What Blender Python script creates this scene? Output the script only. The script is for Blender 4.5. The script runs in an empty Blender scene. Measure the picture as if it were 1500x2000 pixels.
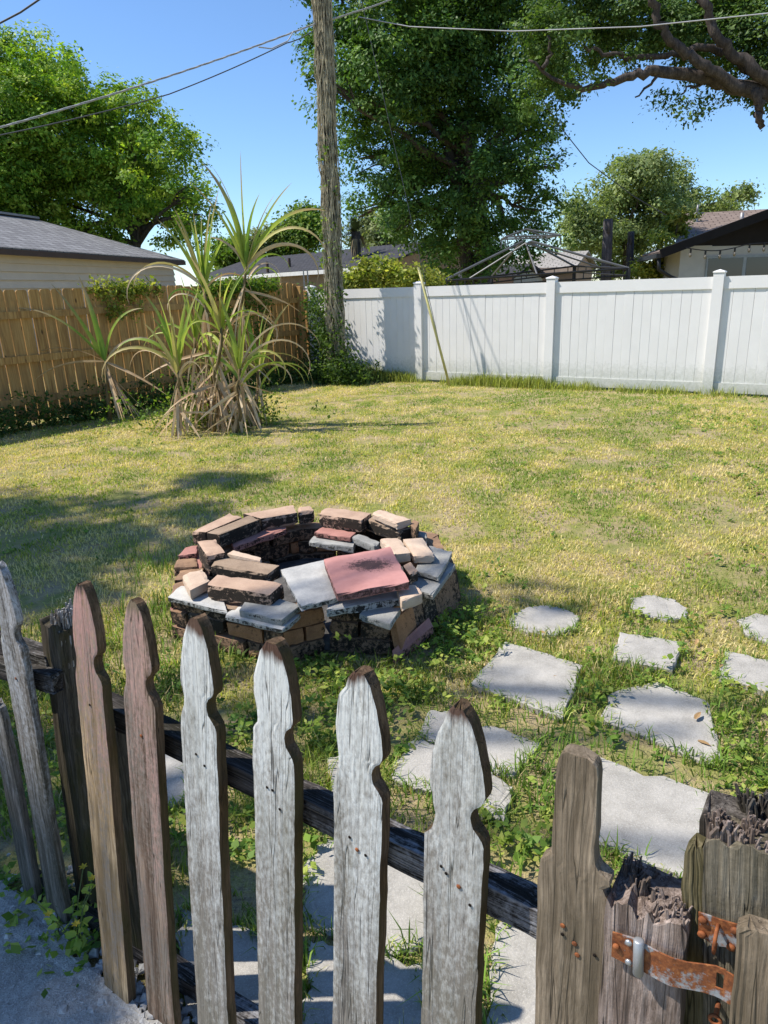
import bpy, math, random
import numpy as np
from mathutils import Matrix, Vector

# ------------------------------------------------------------------ camera, sky, sun, exposure
scn = bpy.context.scene
COL = scn.collection
FPX, CAM_H, PITCH, ROLL = 1387.0, 1.5, math.radians(17.5), 0.034   # focal length in photo pixels, eye height, tilt, roll
cam_data = bpy.data.cameras.new('camera')
cam = bpy.data.objects.new('camera', cam_data)
COL.objects.link(cam)
cam_data.sensor_fit = 'VERTICAL'
cam_data.sensor_height = 24.0
cam_data.lens = FPX / 2000.0 * 24.0
cam_data.clip_start = 0.05
cam_data.clip_end = 2000
cam.matrix_world = (Matrix.Translation((0, 0, CAM_H)) @ Matrix.Rotation(math.pi/2 - PITCH, 4, 'X')
                    @ Matrix.Rotation(-ROLL, 4, 'Z'))
scn.camera = cam

SUN_EL = math.radians(54)
SUN_AZ = (-0.998, 0.06)                      # horizontal direction towards the sun: from the left
SUN = Vector((SUN_AZ[0]*math.cos(SUN_EL), SUN_AZ[1]*math.cos(SUN_EL), math.sin(SUN_EL))).normalized()
world = bpy.data.worlds.new('World')
scn.world = world
world.use_nodes = True
wn = world.node_tree
sky = wn.nodes.new('ShaderNodeTexSky')
sky.sky_type = 'NISHITA'
sky.sun_disc = False
sky.sun_elevation = SUN_EL
sky.sun_rotation = math.atan2(SUN.x, SUN.y)
sky.air_density = 1.0
sky.dust_density = 0.0
sky.ozone_density = 8.5
bg = wn.nodes['Background']
bg.inputs['Strength'].default_value = 0.13
wn.links.new(sky.outputs['Color'], bg.inputs['Color'])
sun_data = bpy.data.lights.new('sun', 'SUN')
sun_data.energy = 4.6
sun_data.angle = math.radians(0.53)
sun_data.color = (1.0, 0.95, 0.87)
sun = bpy.data.objects.new('sun', sun_data)
COL.objects.link(sun)
sun.rotation_euler = SUN.to_track_quat('Z', 'Y').to_euler()
scn.view_settings.view_transform = 'Standard'
scn.view_settings.look = 'None'
scn.view_settings.exposure = 0.55
scn.view_settings.gamma = 1.0
scn.render.engine = 'CYCLES'
scn.cycles.max_bounces = 6
scn.cycles.diffuse_bounces = 3
scn.cycles.glossy_bounces = 2
scn.cycles.transmission_bounces = 3
scn.cycles.transparent_max_bounces = 6

# ------------------------------------------------------------------ helpers
R = random.Random(7)
RNG = np.random.default_rng(11)

def ray(x, y):
    u = (x-750)/FPX; v = (y-1000)/FPX
    a = u*math.cos(ROLL) - v*math.sin(ROLL); b = u*math.sin(ROLL) + v*math.cos(ROLL)
    return Vector((a, math.cos(PITCH)-b*math.sin(PITCH), -math.sin(PITCH)-b*math.cos(PITCH)))

def G(x, y, z=0.0):                 # the point of height z that the photograph shows at (x, y)
    d = ray(x, y); t = (z-CAM_H)/d.z
    return Vector((d.x*t, d.y*t, z))

def At(x, y, dist):                 # the point at a known distance Y
    d = ray(x, y); t = dist/d.y
    return Vector((d.x*t, dist, CAM_H + d.z*t))

WM = {}                             # world matrices of what has been built

def link(o, parent, M):
    COL.objects.link(o)
    WM[o] = M
    if parent is not None:
        o.parent = parent
        o.matrix_parent_inverse = Matrix.Identity(4)
        o.matrix_local = WM[parent].inverted() @ M
    else:
        o.matrix_world = M

def tag(o, label=None, cat=None, group=None, kind=None):
    if label: o['label'] = label
    if cat: o['category'] = cat
    if group: o['group'] = group
    if kind: o['kind'] = kind
    return o

def empty(name, loc, label=None, cat=None, group=None, kind=None, parent=None):
    o = bpy.data.objects.new(name, None)
    o.empty_display_size = 0.1
    link(o, parent, Matrix.Translation(Vector(loc)))
    return tag(o, label, cat, group, kind)

def put(name, mesh, parent=None, M=None):
    o = bpy.data.objects.new(name, mesh)
    link(o, parent, M if M is not None else Matrix.Identity(4))
    return o

def frame(origin, xdir, zdir=(0, 0, 1)):       # matrix with local z = zdir, local x close to xdir
    z = Vector(zdir).normalized(); x = Vector(xdir)
    x = (x - z*x.dot(z)).normalized(); y = z.cross(x)
    m = Matrix((x, y, z)).transposed().to_4x4()
    m.translation = Vector(origin)
    return m

class MB:
    def __init__(s): s.v = []; s.f = []
    def add(s, vs, fs):
        b = len(s.v); s.v += [tuple(p) for p in vs]; s.f += [tuple(b+i for i in f) for f in fs]; return s
    def box(s, c, size, M=None):
        hx, hy, hz = (q/2 for q in size); c = Vector(c)
        vs = [Vector((x, y, z)) for z in (-hz, hz) for x, y in ((-hx, -hy), (hx, -hy), (hx, hy), (-hx, hy))]
        vs = [(M @ p if M else p) + c for p in vs]
        return s.add(vs, [(3, 2, 1, 0), (4, 5, 6, 7), (0, 1, 5, 4), (1, 2, 6, 5), (2, 3, 7, 6), (3, 0, 4, 7)])
    def span(s, a, b, w, h, up=(0, 0, 1)):      # a square bar from a to b
        a, b = Vector(a), Vector(b); z = (b-a); L = z.length; z = z/L
        u = Vector(up); u = (u - z*u.dot(z)); u = u.normalized() if u.length > 1e-4 else z.orthogonal().normalized()
        x = z.cross(u); M = Matrix((x, u, z)).transposed()
        return s.box((a+b)/2, (w, h, L), M)
    def tube(s, pts, rad, n=8, cap=True):
        pts = [Vector(p) for p in pts]; m = len(pts)
        if not hasattr(rad, '__len__'): rad = [rad]*m
        up = None; rings = []
        for i, p in enumerate(pts):
            t = (pts[min(i+1, m-1)] - pts[max(i-1, 0)]).normalized()
            if up is None: up = t.orthogonal().normalized()
            up = (up - t*up.dot(t)); up = up.normalized() if up.length > 1e-5 else t.orthogonal().normalized()
            q = t.cross(up)
            rings.append([p + (up*math.cos(2*math.pi*k/n) + q*math.sin(2*math.pi*k/n))*rad[i] for k in range(n)])
        vs = [p for r in rings for p in r]
        fs = [(i*n+k, i*n+(k+1) % n, (i+1)*n+(k+1) % n, (i+1)*n+k) for i in range(m-1) for k in range(n)]
        if cap: fs += [tuple(range(n))[::-1], tuple((m-1)*n+k for k in range(n))]
        return s.add(vs, fs)
    def prism(s, bottom, top):
        n = len(bottom)
        fs = [tuple(range(n))[::-1], tuple(range(n, 2*n))] + [(k, (k+1) % n, n+(k+1) % n, n+k) for k in range(n)]
        return s.add(list(bottom)+list(top), fs)
    def block(s, quad, h, c=0.004, jit=0.0015):  # a stone: top corners given, chamfered, slightly uneven
        quad = [Vector(q) for q in quad]; n = len(quad); mid = sum(quad, Vector())/n
        def ring(inset, dz):
            out = []
            for q in quad:
                d = (mid-q); d.z = 0; d = d.normalized() if d.length else d
                out.append(q + d*inset*1.4 + Vector((R.uniform(-jit, jit), R.uniform(-jit, jit), -dz + R.uniform(-jit, jit))))
            return out
        rs = [ring(c, h), ring(0, h-c), ring(0, c), ring(c, 0)]
        vs = [p for r in rs for p in r]
        fs = [tuple(range(n))[::-1], tuple(3*n+k for k in range(n))]
        fs += [(j*n+k, j*n+(k+1) % n, (j+1)*n+(k+1) % n, (j+1)*n+k) for j in range(3) for k in range(n)]
        return s.add(vs, fs)
    def rough_block(s, quad, h, seed, nx=9, ny=5, nz=4, chip=.006):
        """a brick with worn arrises: a fine box whose edges are nibbled"""
        a, b, c, d = [Vector(q) for q in quad]; rr = random.Random(seed); idx = {}; vs = []; fs = []
        ux = (b-a).normalized(); uy = (d-a).normalized(); so = rr.uniform(0, 90)
        def vid(i, j, k):
            key = (i, j, k)
            if key in idx: return idx[key]
            u, v, w = i/nx, j/ny, k/nz
            p = a.lerp(b, u).lerp(d.lerp(c, u), v) - Vector((0, 0, h*(1-w)))
            e = (i in (0, nx)) + (j in (0, ny)) + (k in (0, nz))
            dirv = ux*(1 if i == 0 else -1 if i == nx else 0) + uy*(1 if j == 0 else -1 if j == ny else 0) + Vector((0, 0, 1 if k == 0 else -1 if k == nz else 0))
            n1 = float(vnoise(p.x*31+p.z*57+so, p.y*31-p.z*43, 1.0, 5)); n2 = float(vnoise(p.x*90+so, p.y*90+p.z*120, 1.0, 6))
            amt = (.0008 + chip*.16*(n2-.4))
            if e >= 2: amt += chip*(.25+1.1*max(0, n1-.45)*1.8)*(1.0 if e == 2 else 1.35)
            p = p + dirv*amt
            idx[key] = len(vs); vs.append(p); return idx[key]
        def face(f): fs.append(f)
        for i in range(nx):
            for j in range(ny):
                face((vid(i, j, nz), vid(i+1, j, nz), vid(i+1, j+1, nz), vid(i, j+1, nz))); face((vid(i, j, 0), vid(i, j+1, 0), vid(i+1, j+1, 0), vid(i+1, j, 0)))
            for k in range(nz):
                face((vid(i, 0, k), vid(i+1, 0, k), vid(i+1, 0, k+1), vid(i, 0, k+1))); face((vid(i, ny, k), vid(i, ny, k+1), vid(i+1, ny, k+1), vid(i+1, ny, k)))
        for j in range(ny):
            for k in range(nz):
                face((vid(0, j, k), vid(0, j, k+1), vid(0, j+1, k+1), vid(0, j+1, k))); face((vid(nx, j, k), vid(nx, j+1, k), vid(nx, j+1, k+1), vid(nx, j, k+1)))
        return s.add(vs, fs)
    def mesh(s, name, mat, off=None, smooth=False):
        me = bpy.data.meshes.new(name)
        vs = s.v if off is None else [tuple(Vector(p)-off) for p in s.v]
        me.from_pydata(vs, [], s.f)
        if mat: me.materials.append(mat)
        me.update()
        import bmesh
        bm = bmesh.new(); bm.from_mesh(me); bmesh.ops.recalc_face_normals(bm, faces=bm.faces); bm.to_mesh(me); bm.free()
        if smooth:
            me.polygons.foreach_set('use_smooth', [True]*len(me.polygons))
        return me
    def build(s, name, mat, parent=None, smooth=False, origin=None):
        """link as one mesh object, its origin at the thing's base (or at `origin`)"""
        if origin is None:
            if parent is not None: origin = WM[parent].translation
            else:
                xs = np.array(s.v); origin = Vector((xs[:, 0].mean(), xs[:, 1].mean(), xs[:, 2].min()))
        off = Vector(origin)
        return put(name, s.mesh(name, mat, off, smooth), parent, Matrix.Translation(off))

def np_mesh(name, V, T, C, mat, parent=None, smooth=False, origin=None):
    """triangle soup with a colour per vertex"""
    off = np.array(origin if origin is not None else (WM[parent].translation if parent is not None else (0, 0, 0)), dtype=np.float64)
    V = (V - off).astype(np.float32); T = T.astype(np.int32)
    me = bpy.data.meshes.new(name)
    me.vertices.add(len(V)); me.vertices.foreach_set('co', V.ravel())
    me.loops.add(T.size); me.loops.foreach_set('vertex_index', T.ravel())
    me.polygons.add(len(T)); me.polygons.foreach_set('loop_start', np.arange(0, T.size, 3, dtype=np.int32))
    if C is not None:
        a = me.color_attributes.new('tint', 'FLOAT_COLOR', 'POINT')
        a.data.foreach_set('color', np.concatenate([C, np.ones((len(C), 1))], 1).astype(np.float32).ravel())
    if smooth: me.polygons.foreach_set('use_smooth', np.ones(len(T), dtype=bool))
    me.materials.append(mat)
    me.update(); me.validate()
    return put(name, me, parent, Matrix.Translation(Vector(off.tolist())))

_tab = np.random.default_rng(3).random((256, 256))
def vnoise(x, y, scale=1.0, seed=0):
    x = np.asarray(x)*scale + seed*17.3; y = np.asarray(y)*scale + seed*9.7
    xi = np.floor(x).astype(int); yi = np.floor(y).astype(int); fx = x-xi; fy = y-yi
    fx = fx*fx*(3-2*fx); fy = fy*fy*(3-2*fy)
    g = lambda a, b: _tab[a % 256, b % 256]
    return (g(xi, yi)*(1-fx)+g(xi+1, yi)*fx)*(1-fy) + (g(xi, yi+1)*(1-fx)+g(xi+1, yi+1)*fx)*fy
def fbm(x, y, scale=1.0, seed=0, o=3):
    s = 0; a = 0.5; n = 0
    for k in range(o): s = s + a*vnoise(x, y, scale*2**k, seed+k); n += a; a *= 0.5
    return s/n

# ------------------------------------------------------------------ materials
class Mat:
    def __init__(s, name, rough=0.8, spec=0.3):
        s.m = bpy.data.materials.new(name); s.m.use_nodes = True
        s.t = s.m.node_tree; s.b = s.t.nodes['Principled BSDF']
        s.b.inputs['Roughness'].default_value = rough
        s.b.inputs['Specular IOR Level'].default_value = spec
        s.tc = None
    def n(s, kind, **kw):
        nd = s.t.nodes.new('ShaderNode'+kind)
        for k, v in kw.items():
            if hasattr(nd, k): setattr(nd, k, v)
            else: s.set(nd, k.replace('_', ' '), v)
        return nd
    def set(s, nd, key, v):
        i = nd.inputs[key]
        if hasattr(v, 'is_output'): s.t.links.new(v, i)
        else: i.default_value = v
    def coord(s, which='Object', scale=(1, 1, 1), rand=True):
        if s.tc is None: s.tc = s.n('TexCoord')
        v = s.tc.outputs[which]
        mp = s.n('Mapping'); s.t.links.new(v, mp.inputs['Vector']); mp.inputs['Scale'].default_value = scale
        if rand:
            oi = s.n('ObjectInfo'); mu = s.n('Math', operation='MULTIPLY'); s.t.links.new(oi.outputs['Random'], mu.inputs[0]); mu.inputs[1].default_value = 57.0
            s.t.links.new(mu.outputs[0], mp.inputs['Location'])
        return mp.outputs['Vector']
    def noise(s, vec, scale, detail=4, rough=0.6, dist=0.0):
        nd = s.n('TexNoise'); s.t.links.new(vec, nd.inputs['Vector'])
        nd.inputs['Scale'].default_value = scale; nd.inputs['Detail'].default_value = detail
        nd.inputs['Roughness'].default_value = rough; nd.inputs['Distortion'].default_value = dist
        return nd.outputs['Fac']
    def ramp(s, fac, stops):
        nd = s.n('ValToRGB'); s.t.links.new(fac, nd.inputs['Fac'])
        e = nd.color_ramp.elements
        while len(e) < len(stops): e.new(0.5)
        for el, (p, c) in zip(e, stops):
            el.position = p; el.color = (*c, 1) if hasattr(c, '__len__') else (c, c, c, 1)
        return nd.outputs['Color']
    def mix(s, fac, a, b, mode='MIX'):
        nd = s.n('Mix'); nd.data_type = 'RGBA'; nd.blend_type = mode
        for i, v in ((0, fac), (6, a), (7, b)):
            inp = nd.inputs[i]
            if hasattr(v, 'is_output'): s.t.links.new(v, inp)
            elif i == 0: inp.default_value = v
            else: inp.default_value = (*v, 1)
        return nd.outputs[2]
    def math(s, op, a, b=0.0, clamp=False):
        nd = s.n('Math', operation=op); nd.use_clamp = clamp
        for i, v in ((0, a), (1, b)):
            if hasattr(v, 'is_output'): s.t.links.new(v, nd.inputs[i])
            else: nd.inputs[i].default_value = v
        return nd.outputs[0]
    def color(s, c):
        if hasattr(c, 'is_output'): s.t.links.new(c, s.b.inputs['Base Color'])
        else: s.b.inputs['Base Color'].default_value = (*c, 1)
    def bump(s, h, strength=0.5, dist=0.01):
        nd = s.n('Bump'); s.t.links.new(h, nd.inputs['Height'])
        nd.inputs['Strength'].default_value = strength; nd.inputs['Distance'].default_value = dist
        s.t.links.new(nd.outputs['Normal'], s.b.inputs['Normal'])

def simple(name, c, rough=0.7, spec=0.3, metal=0.0, var=0.12, scale=6.0, bump=0.0):
    m = Mat(name, rough, spec)
    m.b.inputs['Metallic'].default_value = metal
    v = m.coord()
    f = m.noise(v, scale, 5)
    m.color(m.ramp(f, [(0.3, tuple(x*(1-var) for x in c)), (0.7, tuple(min(1, x*(1+var)) for x in c))]))
    if bump: m.bump(m.noise(v, scale*6, 4), bump, 0.01)
    return m.m

def leaf_mat(name, trans=0.3, rough=0.45, tint=(1, 1, 1), gain=1.0):
    m = Mat(name, rough, 0.22)
    at = m.n('VertexColor'); at.layer_name = 'tint'
    col = m.mix(1.0, at.outputs['Color'], tuple(gain*x for x in tint), 'MULTIPLY')
    m.color(col)
    tr = m.n('BsdfTranslucent')
    tc = m.mix(1.0, col, (1.25, 1.35, 0.55), 'MULTIPLY')
    m.t.links.new(tc, tr.inputs['Color'])
    mx = m.n('MixShader'); mx.inputs[0].default_value = trans
    m.t.links.new(m.b.outputs[0], mx.inputs[1]); m.t.links.new(tr.outputs[0], mx.inputs[2])
    m.t.links.new(mx.outputs[0], m.t.nodes['Material Output'].inputs['Surface'])
    return m.m

def weathered(name, dark, light, paint=None, amount=0.5, zlo=0.0, zhi=1.0, moss=0.0, axis=2, bump=0.5, tip=None, height=1.0, dirt=(.20, .175, .145)):
    """old fence wood: grain, cracks, flaking paint that is thinner towards zlo, algae, worn brown tip"""
    m = Mat(name, 0.85, 0.15)
    sc = [1, 1, 1]; sc[axis] = 0.035
    v0 = m.coord('Object', tuple(sc)); sm = [4, 4, 4]; sm[axis] = 1.6
    wn_ = m.n('TexNoise'); m.t.links.new(m.coord('Object', tuple(sm)), wn_.inputs['Vector']); wn_.inputs['Scale'].default_value = 3.0; wn_.inputs['Detail'].default_value = 1
    vs_ = m.n('VectorMath', operation='SCALE'); m.t.links.new(wn_.outputs['Color'], vs_.inputs[0]); vs_.inputs['Scale'].default_value = 0.02
    va_ = m.n('VectorMath', operation='ADD'); m.t.links.new(v0, va_.inputs[0]); m.t.links.new(vs_.outputs[0], va_.inputs[1]); v = va_.outputs[0]
    g1 = m.noise(v, 60, 6, 0.7, 0.5); g2 = m.noise(v, 300, 4, 0.7)
    sc2 = [1, 1, 1]; sc2[axis] = 0.22
    v2 = m.coord('Object', tuple(sc2)); blot = m.noise(v2, 14, 5, 0.7)
    v3 = m.coord('Object'); sp = m.noise(v3, 90, 4, 0.7)
    grain = m.math('ADD', m.math('MULTIPLY', g1, 0.58), m.math('MULTIPLY', g2, 0.42))
    mid = tuple((a+b)/2 for a, b in zip(dark, light))
    c = m.ramp(grain, [(0.34, tuple(x*0.55 for x in dark)), (0.45, dark), (0.56, mid), (0.66, light)])
    c = m.mix(m.ramp(blot, [(0.40, 0.0), (0.62, 0.75)]), c, tuple(x*0.5 for x in dark))
    g3 = m.noise(v0, 46, 2, 0.5, 0.15)                     # drying cracks along the grain
    crack = m.ramp(m.math('ABSOLUTE', m.math('SUBTRACT', g3, 0.5)), [(0.0, 0.9), (0.009, 0.0)])
    sep = m.n('SeparateXYZ'); m.t.links.new(m.tc.outputs['Object'], sep.inputs[0])
    z = sep.outputs[axis]
    if paint:
        zz = m.math('MULTIPLY', m.math('SUBTRACT', z, zlo), 1.0/(zhi-zlo), True)
        k = m.math('ADD', m.math('MULTIPLY', zz, 0.35), amount-0.30)
        k = m.math('ADD', k, m.math('MULTIPLY', m.math('SUBTRACT', blot, 0.5), 1.1))
        k = m.math('ADD', k, m.math('MULTIPLY', m.math('SUBTRACT', grain, 0.5), 1.5))
        k = m.math('ADD', k, m.math('MULTIPLY', m.math('SUBTRACT', sp, 0.5), 0.7))
        mask = m.ramp(k, [(0.20, 0.0), (0.50, 1.0)])
        sc4 = [1, 1, 1]; sc4[axis] = 0.12
        patch = m.noise(m.coord('Object', tuple(sc4)), 22, 4, 0.6)
        sc5 = [1, 1, 1]; sc5[axis] = 0.42
        speck = m.noise(m.coord('Object', tuple(sc5)), 150, 4, 0.7)
        dk = m.math('ADD', m.math('MULTIPLY', patch, 1.6), m.math('MULTIPLY', speck, 1.9))
        dk = m.math('ADD', dk, m.math('MULTIPLY', zz, -0.85))
        pc = m.mix(m.ramp(m.math('MULTIPLY', dk, 0.5), [(0.39, 0.0), (0.80, 0.95)]), paint, dirt)
        c = m.mix(mask, c, pc)
    c = m.mix(crack, c, tuple(x*0.3 for x in dark))
    if moss:
        k = m.math('ADD', blot, m.math('MULTIPLY', z, -0.15/max(height, .1)))
        c = m.mix(m.math('MULTIPLY', m.ramp(k, [(0.35, 0.0), (0.6, 1.0)]), moss), c, (0.075, 0.07, 0.018))
    if tip:
        k = m.math('ADD', m.math('MULTIPLY', m.math('SUBTRACT', z, height-0.045), 26), m.math('MULTIPLY', m.math('SUBTRACT', blot, 0.5), 2.2))
        c = m.mix(m.ramp(k, [(0.25, 0.0), (0.7, 1.0)]), c, tip)
    m.color(c)
    m.bump(m.math('SUBTRACT', m.math('ADD', grain, m.math('MULTIPLY', sp, 0.25)), m.math('MULTIPLY', crack, .5)), bump, 0.006)
    return m.m

def stone(name, c, c2, mold=0.5, side=0.6, scale=1.0, speck=0.0, moldc=(0.012, 0.011, 0.009)):
    """fired or cast block: mottled face, black mould that clings to the upright faces"""
    m = Mat(name, 0.9, 0.2)
    v = m.coord()
    a = m.noise(v, 9*scale, 6, 0.65); b = m.noise(v, 55*scale, 8, 0.8); f = m.noise(v, 160, 3, 0.6)
    col = m.ramp(m.math('ADD', m.math('MULTIPLY', a, .7), m.math('MULTIPLY', f, .3)), [(0.36, c2), (0.62, c)])
    if speck:
        vo = m.n('TexVoronoi'); m.t.links.new(v, vo.inputs['Vector']); vo.inputs['Scale'].default_value = 240
        col = m.mix(m.ramp(vo.outputs['Distance'], [(0.0, speck), (0.35, 0.0)]), col, (0.75, 0.72, 0.66))
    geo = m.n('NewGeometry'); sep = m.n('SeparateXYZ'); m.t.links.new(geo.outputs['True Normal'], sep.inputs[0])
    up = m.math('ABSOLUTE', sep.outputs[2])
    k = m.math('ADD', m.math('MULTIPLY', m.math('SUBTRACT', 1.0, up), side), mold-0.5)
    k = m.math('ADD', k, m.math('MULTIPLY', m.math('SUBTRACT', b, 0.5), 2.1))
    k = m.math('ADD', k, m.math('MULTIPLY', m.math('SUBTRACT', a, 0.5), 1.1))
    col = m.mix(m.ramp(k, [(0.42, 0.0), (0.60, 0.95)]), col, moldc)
    m.color(col)
    m.bump(m.math('ADD', b, m.math('MULTIPLY', f, 0.5)), 0.55, 0.006)
    return m.m

# ------------------------------------------------------------------ ground
def ground_mat():
    m = Mat('soil_and_thatch', 0.95, 0.1)
    v = m.coord('Object', rand=False)
    big = m.noise(v, 0.55, 5, 0.6); mid = m.noise(v, 3.2, 5, 0.65); fine = m.noise(v, 42, 5, 0.75); vf = m.noise(v, 170, 3, 0.7)
    soil = m.ramp(fine, [(0.3, (0.16, 0.12, 0.08)), (0.5, (0.38, 0.30, 0.21)), (0.72, (0.55, 0.46, 0.35))])
    thatch = m.ramp(vf, [(0.3, (0.32, 0.24, 0.085)), (0.6, (0.54, 0.43, 0.19)), (0.8, (0.63, 0.52, 0.28))])
    green = m.ramp(vf, [(0.3, (0.15, 0.17, 0.035)), (0.7, (0.34, 0.35, 0.09))])
    c = m.mix(m.ramp(mid, [(0.42, 0.0), (0.58, 1.0)]), thatch, green)
    k = m.math('ADD', m.math('MULTIPLY', mid, 0.5), m.math('MULTIPLY', fine, 0.5))
    c = m.mix(m.ramp(k, [(0.38, 1.0), (0.52, 0.0)]), c, soil)
    c = m.mix(m.ramp(big, [(0.42, 0.0), (0.75, 0.4)]), c, soil)
    m.color(c)
    m.bump(m.math('ADD', fine, m.math('MULTIPLY', vf, .6)), 0.8, 0.02)
    return m.m

xs = np.concatenate([np.array([-220., -120, -60, -30, -16, -9]), np.arange(-6.4, 9.0, 0.16), np.array([12., 18, 30, 60, 120, 220])])
ys = np.concatenate([np.array([-120., -60, -25, -8, -2]), np.arange(-0.6, 14.2, 0.16), np.array([17., 22, 30, 45, 70, 110, 180, 320])])
gx, gy = np.meshgrid(xs, ys)
gz = (fbm(gx, gy, 0.9, 4)-0.5)*0.03*((gx > -6.4) & (gx < 9) & (gy > 2.2) & (gy < 14.2))
V = np.stack([gx, gy, gz-0.004], -1).reshape(-1, 3)
nx, ny = len(xs), len(ys)
ii, jj = np.meshgrid(np.arange(nx-1), np.arange(ny-1))
a = (jj*nx+ii).ravel()
T = np.concatenate([np.stack([a, a+1, a+nx+1], 1), np.stack([a, a+nx+1, a+nx], 1)])
o = np_mesh('ground', V, T, None, ground_mat(), smooth=True)
tag(o, 'sandy back yard ground with thin dry lawn', None, None, 'structure')

# old concrete slab on the near side of the picket fence
m = Mat('crumbling_concrete', 0.92, 0.15)
v = m.coord(rand=False); f1 = m.noise(v, 2.5, 6, 0.7); f2 = m.noise(v, 60, 5, 0.75); f3 = m.noise(v, 220, 2, .6)
m.color(m.mix(m.ramp(f3, [(0.55, 0.0), (0.68, 0.7)]), m.ramp(m.math('ADD', m.math('MULTIPLY', f1, .6), m.math('MULTIPLY', f2, .4)), [(0.35, (0.20, 0.185, 0.165)), (0.5, (0.40, 0.38, 0.345)), (0.62, (0.56, 0.53, 0.48))]), (0.62, 0.61, 0.58)))
m.bump(m.math('ADD', f2, m.math('MULTIPLY', f3, .5)), 0.9, 0.012)
CONCRETE = m.m
edge = [(-250, 1690), (-60, 1715), (40, 1752), (110, 1800), (150, 1880), (215, 1940), (262, 1978), (300, 2010), (420, 2080), (560, 2180)]
poly = []
for i in range(len(edge)-1):
    p, q = G(*edge[i]), G(*edge[i+1])
    for k in range(5):
        w = p.lerp(q, k/5); j = Vector((R.uniform(-.018, .018), R.uniform(-.018, .018), 0)); poly.append(w+j)
poly += [Vector((0.6, -0.5, 0)), Vector((-4, -0.5, 0))]
mb = MB().prism([p-Vector((0, 0, .05)) for p in poly], [p+Vector((0, 0, .022+R.uniform(-.004, .004))) for p in poly])
o = mb.build('concrete_slab', CONCRETE)
tag(o, 'crumbling grey concrete slab at the foot of the picket fence', None, None, 'structure')
# crumbs broken off the slab edge
mb = MB()
for i in range(420):
    s = R.randrange(len(edge)-2); w = G(*edge[s]).lerp(G(*edge[s+1]), R.random()) + Vector((R.gauss(0, .05), R.gauss(0, .05), 0))
    r = R.uniform(.003, .011); w.z = .008
    mb.block([w+Vector((r*R.uniform(.6, 1.2)*sx, r*R.uniform(.6, 1.2)*sy, r*1.6)) for sx, sy in ((-1, -1), (1, -1), (1, 1), (-1, 1))], r*2, r*.5, r*.3)
o = mb.build('gravel', simple('concrete_crumbs', (0.40, 0.39, 0.37), 0.95, .1, var=.4, scale=30))
tag(o, 'pale concrete crumbs scattered along the broken slab edge', 'gravel', None, 'stuff')

# stepping stones
STONES = [
 [(1003, 1203), (1030, 1188), (1062, 1184), (1100, 1190), (1126, 1205), (1118, 1226), (1080, 1237), (1035, 1232), (1000, 1218)],
 [(1240, 1168), (1275, 1163), (1318, 1174), (1338, 1188), (1336, 1204), (1300, 1208), (1262, 1200), (1236, 1186)],
 [(1215, 1237), (1326, 1256), (1310, 1304), (1202, 1283)],
 [(1446, 1212), (1480, 1200), (1560, 1215), (1570, 1262), (1500, 1252), (1462, 1238)],
 [(1425, 1273), (1565, 1305), (1570, 1372), (1410, 1318)],
 [(992, 1258), (1130, 1300), (1094, 1394), (930, 1333)],
 [(1284, 1337), (1374, 1370), (1404, 1475), (1380, 1484), (1186, 1404), (1204, 1358)],
 [(1165, 1476), (1408, 1560), (1344, 1714), (1095, 1612)],
 [(842, 1388), (882, 1392), (905, 1422), (866, 1462), (822, 1428)],
 [(912, 1424), (962, 1416), (1052, 1450), (1002, 1512), (946, 1496), (878, 1462)],
 [(818, 1436), (868, 1470), (942, 1502), (930, 1560), (850, 1546), (768, 1520), (770, 1488)],
 [(950, 1506), (1002, 1536), (984, 1600), (936, 1585)],
 [(596, 1690), (640, 1642), (740, 1660), (842, 1702), (852, 1828), (760, 1862), (660, 1830), (598, 1800)],
 [(606, 1838), (700, 1858), (836, 1884), (860, 2060), (720, 2080), (590, 2060)],
 [(972, 1806), (1052, 1790), (1100, 1880), (1100, 2080), (950, 2080), (962, 1880)],
 [(232, 1440), (300, 1420), (376, 1460), (384, 1560), (300, 1580), (240, 1530)],
 [(352, 1772), (440, 1790), (520, 1830), (560, 2060), (400, 2080), (356, 1900)],
 [(640, 1480), (700, 1470), (720, 1560), (650, 1570)],
]
STONE_MAT = stone('cast_paver', (0.45, 0.42, 0.37), (0.29, 0.27, 0.235), mold=0.33, side=0.2, speck=0.55, moldc=(0.16, 0.145, 0.115))
path = empty('stepping_stone_path', G(1150, 1480), None, None, None, 'structure')
tag(path, 'path of pale pavers sunk in weedy grass beyond the picket fence')
STONE_POLY = []
for k, s in enumerate(STONES):
    cx_ = sum(p[0] for p in s)/len(s); cy_ = sum(p[1] for p in s)/len(s); gf = 1.10 if cy_ < 1450 else 1.03; s = [(cx_+(x-cx_)*gf, cy_+(y-cy_)*gf) for x, y in s]
    top = [G(x, y, 0.012 + 0.004*(k % 3)) for x, y in s]
    q = []
    for i in range(len(top)):                        # broken, uneven outline
        p, r2 = top[i], top[(i+1) % len(top)]
        q += [p, *[p.lerp(r2, u_)+Vector((R.gauss(0, .0045), R.gauss(0, .0045), 0)) for u_ in (.14, .28, .42, .56, .70, .85)]]
    tilt = (R.uniform(-.012, .012), R.uniform(-.012, .012)); c = sum(q, Vector())/len(q)
    for p in q: p.z += (p.x-c.x)*tilt[0] + (p.y-c.y)*tilt[1]
    MB().block(q, 0.045, 0.004, 0.002).build('stepping_stone', STONE_MAT, path)
    STONE_POLY.append(np.array([(p.x, p.y) for p in top]))

def inside(px, py, poly):
    r = np.zeros(len(px), bool); n = len(poly); j = n-1
    for i in range(n):
        xi, yi = poly[i]; xj, yj = poly[j]
        c = ((yi > py) != (yj > py)) & (px < (xj-xi)*(py-yi)/(yj-yi+1e-12)+xi)
        r ^= c; j = i
    return r

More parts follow.
